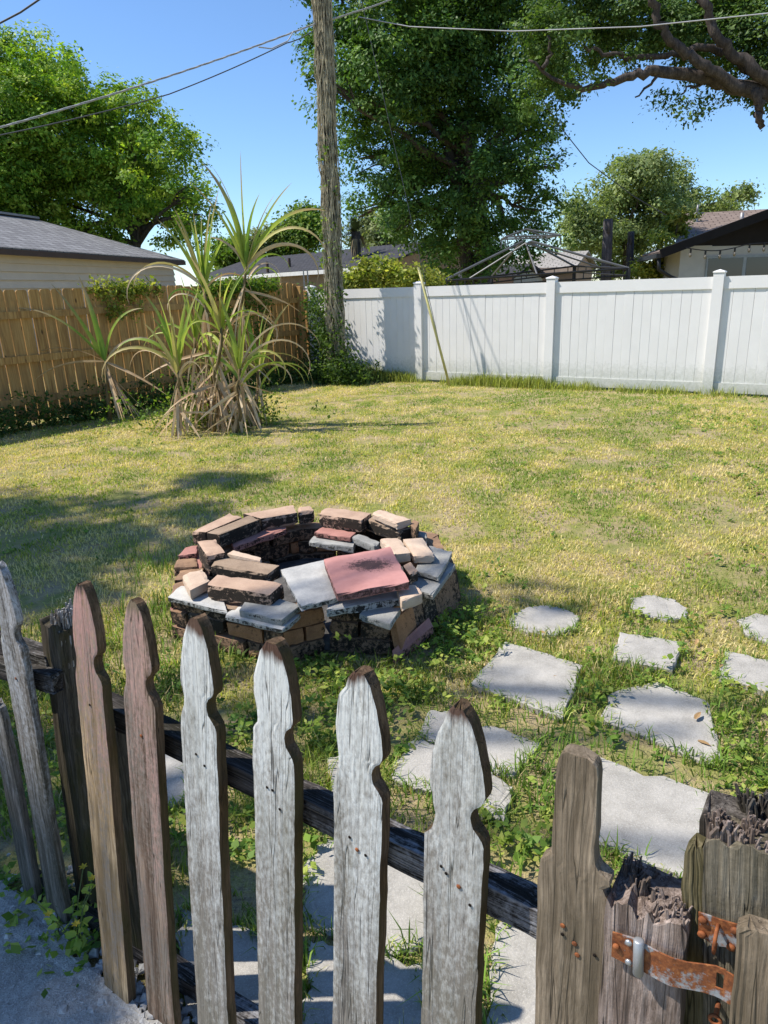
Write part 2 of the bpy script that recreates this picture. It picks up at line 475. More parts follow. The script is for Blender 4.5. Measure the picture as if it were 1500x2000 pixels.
# ------------------------------------------------------------------ white vinyl fence
VINYL = Mat('white_vinyl', 0.4, 0.4)
v = VINYL.coord(); f = VINYL.noise(v, 3.0, 5, .6); f2 = VINYL.noise(v, 25, 4, .7)
sep = VINYL.n('SeparateXYZ'); VINYL.t.links.new(VINYL.tc.outputs['Object'], sep.inputs[0])
low = VINYL.ramp(VINYL.math('ADD', sep.outputs[2], VINYL.math('MULTIPLY', VINYL.math('SUBTRACT', f2, .5), .5)), [(0.0, 0.75), (0.40, 0.0)])
cc = VINYL.ramp(f, [(0.3, (0.74, 0.72, 0.695)), (0.7, (0.79, 0.77, 0.745))])
VINYL.color(VINYL.mix(low, cc, (0.33, 0.35, 0.27)))
VINYL = VINYL.m
WD = Vector((0.834, -0.552, 0)); WN = Vector((-0.552, -0.834, 0))
W2 = Vector((2.54, 10.75, 0)); SP = 2.22
wf = empty('white_vinyl_fence', W2, 'tall white vinyl privacy fence with square posts across the back of the lawn', 'fence')
posts = [W2 + WD*SP*k for k in (-2, -1, 0, 1, 2, 3)]
for k, p in enumerate(posts):
    po = MB().block([p+WD*sx*.064+WN*sy*.064+Vector((0, 0, 1.545)) for sx, sy in ((-1, -1), (1, -1), (1, 1), (-1, 1))], 1.56, .006, 0).build('post', VINYL, wf)
    mbc = MB().block([p+WD*sx*.072+WN*sy*.072+Vector((0, 0, 1.565)) for sx, sy in ((-1, -1), (1, -1), (1, 1), (-1, 1))], .022, .005, 0)
    q = [p+WD*sx*.066+WN*sy*.066+Vector((0, 0, 1.566)) for sx, sy in ((-1, -1), (1, -1), (1, 1), (-1, 1))]
    mbc.add(q+[p+Vector((0, 0, 1.59))], [(0, 1, 4), (1, 2, 4), (2, 3, 4), (3, 0, 4)])
    mbc.build('post_cap', VINYL, po)
ns = 17
slat_mesh = None
for k in range(len(posts)-1):
    a = posts[k]+WD*.062; b = posts[k+1]-WD*.062; L = (b-a).length
    up = lambda z: Vector((0, 0, z))
    MB().block([a+WN*.028+up(1.50), b+WN*.028+up(1.50), b-WN*.028+up(1.50), a-WN*.028+up(1.50)], .15, .006, 0).build('rail', VINYL, wf)
    MB().block([a+WN*.028+up(.16), b+WN*.028+up(.16), b-WN*.028+up(.16), a-WN*.028+up(.16)], .13, .006, 0).build('rail', VINYL, wf)
    w = L/ns
    for i in range(ns):
        if slat_mesh is None:
            s = MB(); g = .0035; hw = w/2-.0003
            prof = [(-hw, -.0075), (-hw+g, -.011), (hw-g, -.011), (hw, -.0075), (hw, .011), (-hw, .011)]
            s.prism([(x, y, .10) for x, y in prof], [(x, y, 1.40) for x, y in prof])
            slat_mesh = s.mesh('slat', VINYL)
        c = a + WD*(w*(i+.5)) + WN*R.uniform(-.0012, .0012)
        put('slat', slat_mesh, wf, frame(c, WD, (R.uniform(-.0015, .0015), 0, 1)))

# ------------------------------------------------------------------ cedar board fence on the left
def board_mat():
    m = Mat('new_pine_board', 0.75, 0.2)
    v = m.coord('Object', (1, 1, .05)); g = m.noise(v, 38, 5, .6, .8); v2 = m.coord('Object', (1, 1, .5)); b = m.noise(v2, 5, 4, .6)
    oi = m.n('ObjectInfo')
    c = m.ramp(g, [(0.32, (0.25, 0.12, 0.036)), (0.5, (0.46, 0.255, 0.08)), (0.68, (0.60, 0.37, 0.135))])
    c = m.mix(m.ramp(oi.outputs['Random'], [(0.0, 0.0), (1.0, 0.55)]), c, (0.36, 0.215, 0.085))
    c = m.mix(m.ramp(b, [(0.5, 0.0), (0.75, 0.55)]), c, (0.16, 0.10, 0.05))
    kv = m.n('TexVoronoi'); vv = m.coord('Object', (1, 1, .42)); m.t.links.new(vv, kv.inputs['Vector']); kv.inputs['Scale'].default_value = 7.0
    c = m.mix(m.ramp(kv.outputs['Distance'], [(0.05, 0.85), (0.12, 0.0)]), c, (0.05, 0.028, 0.014))
    m.color(c); m.bump(g, .35, .004)
    return m.m
BOARD = board_mat()
FA, FB = Vector((-4.46, 8.81, 0)), Vector((-1.30, 13.2, 0))
FD = (FB-FA).normalized(); FN = Vector((FD.y, -FD.x, 0))          # towards the yard
A0 = FA - FD*3.2
fl = (FB-A0).length
bf = empty('board_fence', FA, 'golden brown dog-eared board fence with rails facing the lawn', 'fence')
bw = .138; nb = int(fl/(bw+.012))
bmesh_ = None
bms = []
for q in range(4):
    s = MB(); hw = bw/2; e = .026; z1 = 1.63; rr = [R.uniform(-.003, .003) for _ in range(8)]
    prof = [(-hw, 0.05), (hw, 0.05), (hw+rr[0], .6), (hw+rr[1], 1.1), (hw, z1-e), (hw-e*.35, z1-e*.3), (hw-e, z1), (-hw+e, z1), (-hw+e*.35, z1-e*.3), (-hw, z1-e), (-hw+rr[2], 1.1), (-hw+rr[3], .6)]
    s.prism([(x, .009, z) for x, z in prof], [(x, -.009, z) for x, z in prof])
    bms.append(s.mesh('board', BOARD))
for i in range(nb):
    c = A0 + FD*((i+.5)*(bw+.012)) - FN*(.045+R.uniform(-.004, .004)); c.z = R.uniform(-.012, .012)
    z = Vector((0, 0, 1)) + FD*(R.uniform(-.004, .004)-.012)
    put('board', bms[R.randrange(4)], bf, frame(c, FD, z))
for seg in range(4):                                               # 2x4 rails, three to a bay
    a = A0+FD*fl*seg/4; b = A0+FD*fl*(seg+1)/4
    for z in (.30, .80, 1.34):
        MB().span(a+Vector((0, 0, z+R.uniform(-.01, .01)))-FN*.014, b-FD*.004+Vector((0, 0, z+R.uniform(-.01, .01)))-FN*.014, .042, .086).build('rail', BOARD, bf, origin=(a+b)/2)
    for dz in (0,):
        p = a + FN*.05
        MB().block([p+FD*sx*.043+FN*sy*.043+Vector((0, 0, 1.45)) for sx, sy in ((-1, -1), (1, -1), (1, 1), (-1, 1))], 1.5, .004, .001).build('post', BOARD, bf, origin=p) if seg == 0 else None
for off, h in ((0.0, 1.58), (.16, 1.50)):                           # doubled end posts by the utility pole
    p = FB - FD*.12 + FD*off + FN*.03
    MB().block([p+FD*sx*.045+FN*sy*.045+Vector((0, 0, h)) for sx, sy in ((-1, -1), (1, -1), (1, 1), (-1, 1))], h+.03, .004, .001).build('post', BOARD, bf, origin=p)
for px in ((612, 520), (622, 515)):                                 # two thin steel rods standing at the end
    p = FB + FD*.1*R.random(); 
    MB().tube([p, p+Vector((0, 0, 1.85))], .012, 6).build('rod', simple('dull_steel', (.25, .25, .25), .5, .4, .8), bf)
    FB = FB + FD*.06
FB = A0 + FD*fl

# ------------------------------------------------------------------ houses beyond the fences
def shingle_mat(name, c, c2, row=.14):
    m = Mat(name, 0.92, 0.15)
    uv = m.n('UVMap')
    br = m.n('TexBrick'); m.t.links.new(uv.outputs[0], br.inputs['Vector'])
    br.inputs['Scale'].default_value = 1.0; br.inputs['Brick Width'].default_value = .33; br.inputs['Row Height'].default_value = row
    br.inputs['Mortar Size'].default_value = .018; br.inputs['Bias'].default_value = 0.0
    br.inputs['Color1'].default_value = (*c, 1); br.inputs['Color2'].default_value = (*c2, 1); br.inputs['Mortar'].default_value = (*[x*.35 for x in c], 1)
    v = m.coord('Object', rand=False); n1 = m.noise(v, 2.2, 6, .7); n2 = m.noise(v, 28, 3, .7)
    m.color(m.mix(m.ramp(n1, [(0.4, 0.0), (0.7, .5)]), m.mix(m.ramp(n2, [(.35, .35), (.65, 0.0)]), br.outputs['Color'], tuple(x*.5 for x in c)), tuple(x*.6 for x in c2)))
    m.bump(br.outputs['Fac'], .4, .01)
    return m.m

def uv_roof(me):
    uvl = me.uv_layers.new(name='UVMap')
    for p in me.polygons:
        n = p.normal
        h = Vector((-n.y, n.x, 0)); h = h.normalized() if h.length > 1e-3 else Vector((1, 0, 0))
        s = n.cross(h)
        for li in p.loop_indices:
            co = me.vertices[me.loops[li].vertex_index].co
            uvl.data[li].uv = (co.dot(h), co.dot(s))

def slab_roof(name, quads, th, mat, parent):
    """each roof plane as a thick slab; quads in world space"""
    s = MB()
    for q in quads:
        q = [Vector(p) for p in q]; n = (q[1]-q[0]).cross(q[2]-q[0]).normalized()
        if n.z < 0: n = -n
        s.prism([p-n*th for p in q], q)
    o = s.build(name, mat, parent)
    uv_roof(o.data)
    return o

SIDING = simple('beige_siding', (0.62, 0.54, 0.45), .8, .2, var=.06, scale=2)
TRIM = simple('brown_fascia', (0.075, 0.05, 0.04), .7, .3)
# left neighbour: hip roof, lap siding
HA = At(-330, 487, 13.5); HA.z = 2.62
e0 = At(0, 505, 17.0); e1 = At(362, 521, 26.5)
zE = 2.66
d = Vector((e1.x-e0.x, e1.y-e0.y, 0)).normalized(); nrm = Vector((d.y, -d.x, 0))
e0 = Vector((e0.x, e0.y, zE)); e1 = Vector((e1.x, e1.y, zE)); e00 = e0 - d*9
W = 7.2
back0 = e00 - nrm*W; back1 = e1 - nrm*W
rise = 1.28
r1 = e1 - nrm*W/2 - d*2.8 + Vector((0, 0, rise)); r0 = e00 - nrm*W/2 + Vector((0, 0, rise))
house = empty('neighbour_house', (e0.x, e0.y, 0), 'beige lap-sided house with grey hip roof behind the board fence', 'house')
slab_roof('roof', [[e00, e1, r1, r0], [e1, back1, r1, r1+Vector((0, 0, -.001))][:3], [back1, back0, r0, r1]], .06, shingle_mat('grey_shingle', (.20, .195, .20), (.33, .325, .325), .24), house)
MB().span(r0+Vector((0, 0, .03)), r1+Vector((0, 0, .03)), .30, .06).build('ridge_cap', simple('ridge_grey', (.30, .295, .30), .9), house)
MB().span(e00-Vector((0, 0, .10))+nrm*.015, e1-Vector((0, 0, .10))+nrm*.015, .03, .13).build('fascia', TRIM, house)
MB().span(e1-Vector((0, 0, .10))+d*.015, back1-Vector((0, 0, .10))+d*.015, .03, .13).build('fascia', TRIM, house)
wa0 = e00 - nrm*.32; wa1 = e1 - nrm*.32 - d*.32
MB().prism([p+Vector((0, 0, -zE)) for p in (wa0-nrm*.05, wa1-nrm*.05, wa1-nrm*6.4, wa0-nrm*6.4)], [p+Vector((0, 0, -.10)) for p in (wa0-nrm*.05, wa1-nrm*.05, wa1-nrm*6.4, wa0-nrm*6.4)]).build('wall', SIDING, house)
MB().prism([p-Vector((0, 0, .10)) for p in (e00-nrm*.02, e1-nrm*.02, wa1-nrm*.05, wa0-nrm*.05)], [p-Vector((0, 0, .075)) for p in (e00-nrm*.02, e1-nrm*.02, wa1-nrm*.05, wa0-nrm*.05)]).build('soffit', SIDING, house)
for k in range(9):                                   # lapped siding boards, lower edge proud
    z1 = zE-.12-k*.19; z0 = z1-.195
    q = [wa0+nrm*.0-Vector((0, 0, zE-z1)), wa1-Vector((0, 0, zE-z1))]
    s = MB(); lo = .055; hi = .004
    a0, a1 = wa0.copy(), wa1.copy()
    vs = [Vector((a0.x, a0.y, z0))+nrm*lo, Vector((a1.x, a1.y, z0))+nrm*lo, Vector((a1.x, a1.y, z1))+nrm*hi, Vector((a0.x, a0.y, z1))+nrm*hi,
          Vector((a0.x, a0.y, z0))-nrm*.05, Vector((a1.x, a1.y, z0))-nrm*.05, Vector((a1.x, a1.y, z1))-nrm*.05, Vector((a0.x, a0.y, z1))-nrm*.05]
    s.add(vs, [(0, 1, 2, 3), (5, 4, 7, 6), (1, 5, 6, 2), (4, 0, 3, 7), (4, 5, 1, 0), (3, 2, 6, 7)])
    s.build('siding_board', SIDING, house)

def gable_house(name, label, c0, c1, depth, zE, rise, roofmat, wallmat, trimmat, ovh=.3, windows=()):
    """ridge parallel to c0-c1, which is the eave line facing the camera"""
    c0 = Vector((c0.x, c0.y, zE)); c1 = Vector((c1.x, c1.y, zE)); d = (c1-c0).normalized(); n = Vector((d.y, -d.x, 0))
    if n.y > 0: n = -n
    h = empty(name, ((c0.x+c1.x)/2, (c0.y+c1.y)/2, 0), label, 'house')
    r0 = c0 - n*depth/2 + Vector((0, 0, rise)); r1 = c1 - n*depth/2 + Vector((0, 0, rise)); b0 = c0-n*depth; b1 = c1-n*depth
    slab_roof('roof', [[c0, c1, r1, r0], [b1, b0, r0, r1]], .07, roofmat, h)
    MB().span(c0-Vector((0, 0, .11))+n*.012, c1-Vector((0, 0, .11))+n*.012, .03, .17).build('fascia', trimmat, h)
    w0 = c0-n*ovh+d*ovh; w1 = c1-n*ovh-d*ovh; v0 = b0+n*ovh+d*ovh; v1 = b1+n*ovh-d*ovh
    dn = Vector((0, 0, -zE)); s = Vector((0, 0, -.09))
    wl = MB().prism([p+dn for p in (w0, w1, v1, v0)], [p+s for p in (w0, w1, v1, v0)])
    for a, b, r in ((w0, v0, r0+d*ovh), (w1, v1, r1-d*ovh)):
        wl.add([a+s, b+s, r-Vector((0, 0, .12))], [(0, 1, 2)])
    wl.build('wall', wallmat, h)
    for (t0, t1, z0, z1) in windows:
        a = w0.lerp(w1, t0)+n*.02; b = w0.lerp(w1, t1)+n*.02
        wdw = MB().prism([Vector((p.x, p.y, z0)) for p in (a, b, b-n*.06, a-n*.06)], [Vector((p.x, p.y, z1)) for p in (a, b, b-n*.06, a-n*.06)]).build('window', simple('window_frame_white', (.6, .6, .6), .5), h)
        g = MB().prism([Vector((p.x, p.y, z0+.06)) for p in (a+d*.06+n*.006, b-d*.06+n*.006, b-d*.06-n*.02, a+d*.06-n*.02)], [Vector((p.x, p.y, z1-.06)) for p in (a+d*.06+n*.006, b-d*.06+n*.006, b-d*.06-n*.02, a+d*.06-n*.02)])
        g.build('pane', GLASS, wdw)
    return h, (c0, c1, r0, r1, n, d)

gm = Mat('dark_window_glass', 0.08, 0.6); gm.color((0.02, 0.028, 0.035)); GLASS = gm.m
DARKROOF = shingle_mat('charcoal_shingle', (.055, .055, .062), (.085, .083, .09), .16)
# house straight behind the pole: low dark roof with pale fascia
h, _ = gable_house('neighbour_house', 'low house with charcoal shingle roof and white fascia behind the vine-covered pole', At(380, 560, 42), At(742, 526, 29.5), 7.0, 2.36, 1.0,
                   DARKROOF, simple('tan_stucco', (.33, .24, .17), .85, .1), simple('pale_fascia', (.62, .62, .62), .6))
for px, py in ((522, 513), (565, 506)):
    p = At(px, py+6, 36); MB().tube([p-Vector((0, 0, .3)), p+Vector((0, 0, .18))], .07, 8).build('vent_pipe', TRIM, h)
# small tan building seen through the gazebo frame
gable_house('garden_shed', 'small tan outbuilding with a light roof seen through the gazebo frame', At(985, 545, 30), At(1125, 540, 28.5), 3.2, 2.05, .6,
            shingle_mat('pale_shingle', (.36, .34, .31), (.46, .43, .40)), simple('tan_siding', (.42, .30, .22), .85, .1), simple('tan_trim', (.38, .3, .24)), .2)
gable_house('garden_shed', 'long low cream shed wall behind the gazebo frame', At(880, 552, 27), At(1003, 545, 25.5), 3.0, 1.72, .45,
            DARKROOF, simple('cream_siding', (.46, .44, .39), .85, .1), TRIM, .2)

# house on the right: dark front gable, brown main roof behind
DARKBROWN = simple('dark_brown_board', (0.020, 0.017, 0.017), .8, .15)
BROWNROOF = shingle_mat('brown_shingle', (.23, .175, .145), (.31, .24, .20), .15)
CREAM = simple('cream_block_wall', (.47, .45, .42), .85, .1, var=.05)
rh = empty('neighbour_house', At(1400, 560, 19), 'cream house with dark gable, brown roof and window beyond the white fence', 'house')
Yg = 18.0
L0 = At(1284, 492, Yg); AP = At(1520, 404, Yg+.3); R0 = Vector((2*AP.x-L0.x, AP.y+.6, L0.z))
gd = Vector((0.22, 1.0, 0)).normalized()             # the front wing runs back this way
len_ = 5.0
slab_roof('roof', [[L0-gd*.5, L0+gd*len_, AP+gd*len_, AP-gd*.5], [R0-gd*.5, R0+gd*len_, AP+gd*len_, AP-gd*.5]], .10, BROWNROOF, rh)
for a, b in ((L0, AP), (R0, AP)):
    MB().span(a-gd*.52-Vector((0, 0, .06)), b-gd*.52-Vector((0, 0, .06)), .04, .20).build('barge_board', DARKBROWN, rh)
wl = At(1332, 500, Yg); zc = At(1400, 478, Yg).z
fw = Vector((R0.x-.6-wl.x, R0.y-L0.y, 0)); fdir = fw.normalized(); fn = Vector((fdir.y, -fdir.x, 0))
p0 = Vector((wl.x, wl.y+.1, 0)); p1 = p0 + fdir*(fw.length)
slope = (AP.z-L0.z)/(AP.x-L0.x)
MB().prism([p0, p1, p1+gd*4.6, p0+gd*4.6], [p+Vector((0, 0, zc)) for p in (p0, p1, p1+gd*4.6, p0+gd*4.6)]).build('wall', CREAM, rh)
gv = [p0+Vector((-.35, -.04, zc-.02)), p1+Vector((.3, -.04, zc-.02)), Vector((AP.x, AP.y, AP.z-.12))]
gv[2].y = p0.y + (AP.x-p0.x)/(p1.x-p0.x)*(p1.y-p0.y)-.04
zl = L0.z + slope*(gv[0].x-L0.x) - .14
gv = [gv[0], gv[1], Vector((gv[1].x, gv[1].y, max(zl, zc))), gv[2], Vector((gv[0].x, gv[0].y, max(zl, zc)))]
MB().prism([p+gd*.05 for p in gv], gv).build('gable_face', DARKBROWN, rh)
# window and its mullion
wa, wb = At(1388, 500, Yg), At(1640, 494, Yg)
q0 = p0 + fdir*((wa.x-p0.x)/fdir.x); q1 = p0 + fdir*((wb.x-p0.x)/fdir.x); zt = wa.z; z0 = zt-1.2
GREYF = simple('grey_window_frame', (.30, .32, .33), .5)
wdw = MB().prism([Vector((p.x, p.y, z0)) for p in (q0+fn*.03, q1+fn*.03, q1-fn*.05, q0-fn*.05)], [Vector((p.x, p.y, zt)) for p in (q0+fn*.03, q1+fn*.03, q1-fn*.05, q0-fn*.05)]).build('window', GREYF, rh)
nP = 3; Lw = (q1-q0).length
for k in range(nP):
    a = q0+fdir*(Lw*k/nP+.05); b = q0+fdir*(Lw*(k+1)/nP-.05)
    MB().prism([Vector((p.x, p.y, z0+.05)) for p in (a+fn*.036, b+fn*.036, b-fn*.02, a-fn*.02)], [Vector((p.x, p.y, zt-.05)) for p in (a+fn*.036, b+fn*.036, b-fn*.02, a-fn*.02)]).build('pane', GLASS, wdw)
# main roof behind
m0, m1 = At(1318, 476, 22.6), At(1760, 456, 21.4)
t0, t1 = At(1336, 417, 25.5), At(1800, 392, 24.2)
slab_roof('roof', [[m0, m1, t1, t0]], .12, BROWNROOF, rh)
# gutter, downpipe, roof vents
GUT = simple('black_gutter', (.012, .012, .013), .5, .4)
MB().span(L0-gd*.5+Vector((-.04, 0, -.1)), L0+gd*4+Vector((-.04, 0, -.1)), .10, .10).build('gutter', GUT, rh)
c = L0-gd*.4+Vector((-.02, -.02, -.16))
MB().tube([c, c+Vector((.02, 0, -.25)), c+Vector((.35, .1, -.42)), c+Vector((.62, .15, -.5)), c+Vector((.64, .15, -1.6))], .045, 8).build('downpipe', GUT, rh, True)
for px, py, yy, hh in ((1359, 436, 24.5, .55), (1449, 424, 24.2, .22)):
    p = At(px, py, yy); mbv = MB().tube([p-Vector((0, 0, .3)), p+Vector((0, 0, hh*.6))], .06, 8)
    if hh > .3:
        mbv.tube([p+Vector((-.22, 0, hh*.45)), p+Vector((.22, 0, hh*.55))], .025, 6); mbv.tube([p+Vector((0, 0, hh*.5)), p+Vector((.02, 0, hh))], .03, 6)
    mbv.build('roof_vent', simple('vent_grey', (.28, .27, .27), .5, .4, .5), rh, True)
# string of bulbs under the gable
sl = empty('string_lights', At(1400, 490, Yg-.6), 'black string of hanging bulbs along the cream wall of the gabled house', 'string lights')
pts = []
for i in range(25):
    t = i/24; px = 1340 + t*230; py = 484+ 9*math.sin(math.pi*min(1, t*1.9)) - t*14
    pts.append(At(px, py, Yg-.55))
MB().tube(pts, .012, 5).build('cable', GUT, sl)
bulbm = simple('bulb_glass', (.20, .17, .13), .15, .6)
for i in range(1, 25, 3):
    p = pts[i]
    sk = MB().tube([p, p-Vector((0, 0, .09))], .022, 6).build('socket', GUT, sl)
    MB().tube([p-Vector((0, 0, .09)), p-Vector((0, 0, .12)), p-Vector((0, 0, .16)), p-Vector((0, 0, .19))], [.014, .034, .034, .012], 8).build('bulb', bulbm, sk, True)

# gazebo frame without its canopy
GZ = 16.5
gz = empty('gazebo_frame', At(1040, 560, GZ+1), 'bare metal gazebo roof frame without canopy beyond the white fence', 'gazebo')
STEEL = simple('grey_gazebo_steel', (.15, .15, .155), .5, .5, .4); DSTEEL = simple('dark_gazebo_steel', (.03, .03, .032), .5, .4, .4)
cl = At(864, 549, GZ); cr = At(1228, 524, GZ+.6); cb = At(1090, 520, GZ+3.6); cf = At(960, 540, GZ+3.4)
apx = At(1027, 472, GZ+1.6)
hub = [apx+Vector((x, y, 0)) for x, y in ((-.55, -.35), (.75, -.30), (.6, .5), (-.5, .5))]
corners = [cl, cr, cb+Vector((.6, .6, 0)), cf]
for a, b in zip(corners, [apx+Vector((-.1, -.1, 0)), apx+Vector((.1, -.1, 0)), apx+Vector((.1, .1, 0)), apx+Vector((-.1, .1, 0))]):
    MB().tube([a, b], .028, 6).build('rafter', STEEL, gz)
for i in range(4):
    a, b = corners[i], corners[(i+1) % 4]
    MB().tube([a, b], .024, 6).build('eave_beam', DSTEEL, gz)
    MB().tube([a-Vector((0, 0, .16)), b-Vector((0, 0, .16))], .018, 6).build('eave_beam', DSTEEL, gz)
    for t in np.linspace(.08, .92, 6):
        p = a.lerp(b, t); MB().tube([p, p-Vector((0, 0, .16))], .012, 5).build('bracket', DSTEEL, gz)
    MB().tube([(a+b)/2, apx+Vector((0, 0, -.03))], .020, 6).build('rafter', STEEL, gz)
    MB().span(Vector((a.x, a.y, 0)), a, .07, .07).build('leg', DSTEEL, gz)
top = apx + Vector((0, 0, .28))
for i in range(4):
    a, b = hub[i]+Vector((0, 0, .10)), hub[(i+1) % 4]+Vector((0, 0, .10))
    MB().tube([a, b], .02, 6).build('crown_beam', STEEL, gz)
    MB().tube([a, top], .02, 6).build('crown_beam', STEEL, gz)
    MB().tube([a, a-Vector((0, 0, .22))], .014, 5).build('bracket', STEEL, gz)

# two dark stub poles between the gazebo and the right-hand house
POLEWOOD = weathered('grey_pole_wood', (.07, .06, .065), (.20, .18, .18), bump=.4)
for (px, top_y, yy, r, lab) in ((1186, 428, 20.0, .135, 'thick dark wooden stub pole behind the gazebo frame'), (1231, 452, 22.0, .10, 'thinner dark wooden stub pole beside the yellow-green bush')):
    b = At(px-3, 560, yy); t = At(px+2, top_y, yy)
    mbp = MB().tube([Vector((b.x, b.y, 0)), Vector((b.x, b.y, 1)), t-Vector((0, 0, .05)), t], [r*1.1, r*1.05, r*.92, r*.8], 10)
    mbp.span(t-Vector((.02, r, .35)), t-Vector((.02, r, .05)), .07, .05)
    tag(mbp.build('stub_pole', POLEWOOD, None, True), lab, 'pole')

# ------------------------------------------------------------------ utility pole with dead vines
PB = Vector((-.72, 12.25, 0)); PT = At(630, 0, 12.2); PT = PB + (PT-PB)*1.9
up_ = empty('utility_pole', PB, 'tall wooden utility pole wrapped in dead vines at the fence corner', 'utility pole')
pd = (PT-PB)
pw = weathered('pole_wood', (.12, .10, .08), (.30, .25, .20), bump=.6)
MB().tube([PB+pd*t for t in np.linspace(0, 1, 14)], [.095-.02*t for t in np.linspace(0, 1, 14)], 16).build('pole', pw, up_, True)
s = MB()
for k in range(620):
    t0 = R.random()*.56; L = R.uniform(.04, .2); ang = R.uniform(0, 2*math.pi); tw = R.uniform(-1.4, 1.4); rr = .095+R.uniform(.01, .06)
    pts = []
    for i in range(7):
        u = i/6; t = t0+L*u*.8; a = ang+tw*u+R.gauss(0, .10)
        r_ = .095-.02*t+.010+(rr-.095)*math.sin(u*math.pi)+R.uniform(0, .012)
        pts.append(PB+pd*t+Vector((math.cos(a), math.sin(a), 0))*r_)
    s.tube(pts, R.uniform(.004, .011), 4, False)
for k in range(420):                                   # loose hanging ends
    t = R.uniform(.02, .58); a = R.uniform(0, 2*math.pi); p = PB+pd*t+Vector((math.cos(a), math.sin(a), 0))*.115
    q = p+Vector((math.cos(a)*R.uniform(.01, .07), math.sin(a)*R.uniform(.01, .07), -R.uniform(.04, .28)))
    s.tube([p, p.lerp(q, .5)+Vector((math.cos(a)*.02, math.sin(a)*.02, 0)), q], .0035, 3, False)
tag(s.build('vine_stems', simple('dead_vine', (.38, .335, .235), .95, .1, var=.5, scale=9), up_, True), kind='stuff')

# cables
CABLE_L = simple('pale_cable', (.36, .36, .37), .5, .4); CABLE_D = simple('dark_cable', (.06, .065, .075), .6, .3)
def cable(pts, r, mat, label, name='power_cable', sag=0.0, twist=0):
    pts = [Vector(p) for p in pts]
    fine = []
    for i in range(len(pts)-1):
        for k in range(14):
            u = k/14; p = pts[i].lerp(pts[i+1], u); p.z -= sag*4*u*(1-u); fine.append(p)
    fine.append(pts[-1])
    s = MB()
    if twist:
        dense = [fine[i].lerp(fine[i+1], k/6) for i in range(len(fine)-1) for k in range(6)]
        for st in range(3):
            s.tube([p+Vector((0, math.cos(st*2.1+j*.55), math.sin(st*2.1+j*.55)))*r*.8 for j, p in enumerate(dense)], r*.62, 5)
    else: s.tube(fine, r, 6)
    return tag(s.build(name, mat, None, True), label, 'cable', 'overhead cables')
pa = At(622, 44, 12.1)
cable([At(-420, 350, 7.5), At(0, 249, 9.5), pa], .0095, CABLE_L, 'thick pale twisted cable running from the vine-covered pole out over the grey roof', sag=.05, twist=1)
cable([At(-420, 350, 8.2), At(0, 264, 10.2), At(330, 184, 11.0), At(560, 84, 11.8), At(612, 60, 12.1)], .0075, CABLE_D, 'thin dark cable just below the thick pale cable', sag=.02)
cable([At(505, 92, 11.3), At(530, 95, 11.4), At(562, 80, 11.6), At(574, 60, 11.65)], .008, CABLE_L, 'short drooping loop of cable hung near the vine-covered pole')
cable([pa, At(690, 24, 12.6), At(760, 0, 13.1), At(960, -75, 14.2)], .0095, CABLE_L, 'pale cable rising from the pole into the dense green tree', sag=.01, twist=1)
cable([At(700, 33, 12.3), At(800, 52, 11.9), At(1000, 61, 11.0), At(1250, 52, 10.0), At(1500, 26, 9.2), At(1800, -20, 8.4)], .007, CABLE_L, 'slack pale cable crossing in front of the spreading oak limbs', sag=.0)
cable([At(-40, 64, 8.0), At(0, 45, 8.0), At(40, 24, 8.0), At(78, -2, 8.0), At(160, -60, 8.0)], .009, CABLE_D, 'dark wire cutting the upper corner of sky left of the round tree')
cable([At(1060, 195, 18), At(1085, 236, 18.2), At(1150, 318, 18.5), At(1240, 385, 19.0), At(1300, 420, 19.3)], .011, CABLE_D, 'dark wire sloping down from the dense tree toward the brown roof')
# guy wire and its yellow guard
ga = G(880, 738) ; ga = Vector((ga.x, W2.y+(ga.x-W2.x)*WD.y/WD.x-.42, 0)); ga = Vector((1.10, 11.25, 0))
gt = At(706, 0, 12.0)
gw = empty('guy_wire', ga, 'steel guy wire with a yellow plastic guard leaning in front of the white fence', 'guy wire')
MB().tube([ga-Vector((0, 0, .05)), gt, ga+(gt-ga)*1.3], .0045, 5).build('wire', CABLE_D, gw)
gq = At(817, 522, 11.4)
MB().tube([ga, ga.lerp(gq, .5), gq], .020, 10).build('guard', simple('yellowed_plastic', (.50, .45, .17), .5, .4, var=.2), gw, True)

# ------------------------------------------------------------------ picket fence
PD = Vector((1, -.674, 0)).normalized(); PN = Vector((-PD.y*-1, 0, 0))
PN = Vector((PD.y, -PD.x, 0))                    # towards the camera
def onplane(px, py, a0, a1, zt=.98):             # the fence leans a little: base line a0, top line a1
    d = ray(px, py)
    # Y + .674 X = a0 + (a1-a0) z/zt
    k = (a1-a0)/zt
    t = (a0 + k*CAM_H) / (d.y + .674*d.x - k*d.z)
    return Vector((d.x*t, d.y*t, CAM_H+d.z*t))

GOTHR = [(0, .007), (.006, .0125), (.016, .019), (.045, .0285), (.085, .0375), (.120, .041), (.134, .039), (.140, .031), (.148, .0245), (.162, .0225), (.176, .0265), (.186, .036), (.196, .043), (3, .0445)]
GOTHIC = [(0, .007), (.006, .0125), (.016, .0185), (.045, .028), (.085, .0365), (.118, .039), (.136, .0385), (.146, .035), (.160, .0335), (.175, .035), (.190, .041), (.203, .0440), (3, .0445)]
BLUNT = [(0, .017), (.004, .022), (.02, .026), (.07, .0285), (.150, .031), (.158, .031), (.162, .046), (.2, .049), (3, .0505)]
FLAT = [(0, .043), (.004, .0445), (3, .0455)]
SPLINT = [(0, .008), (.006, .014), (.04, .018), (.12, .021), (3, .025)]
def lerp_tab(tab, s):
    for (s0, w0), (s1, w1) in zip(tab, tab[1:]):
        if s <= s1: return w0+(w1-w0)*(s-s0)/(s1-s0)
    return tab[-1][1]

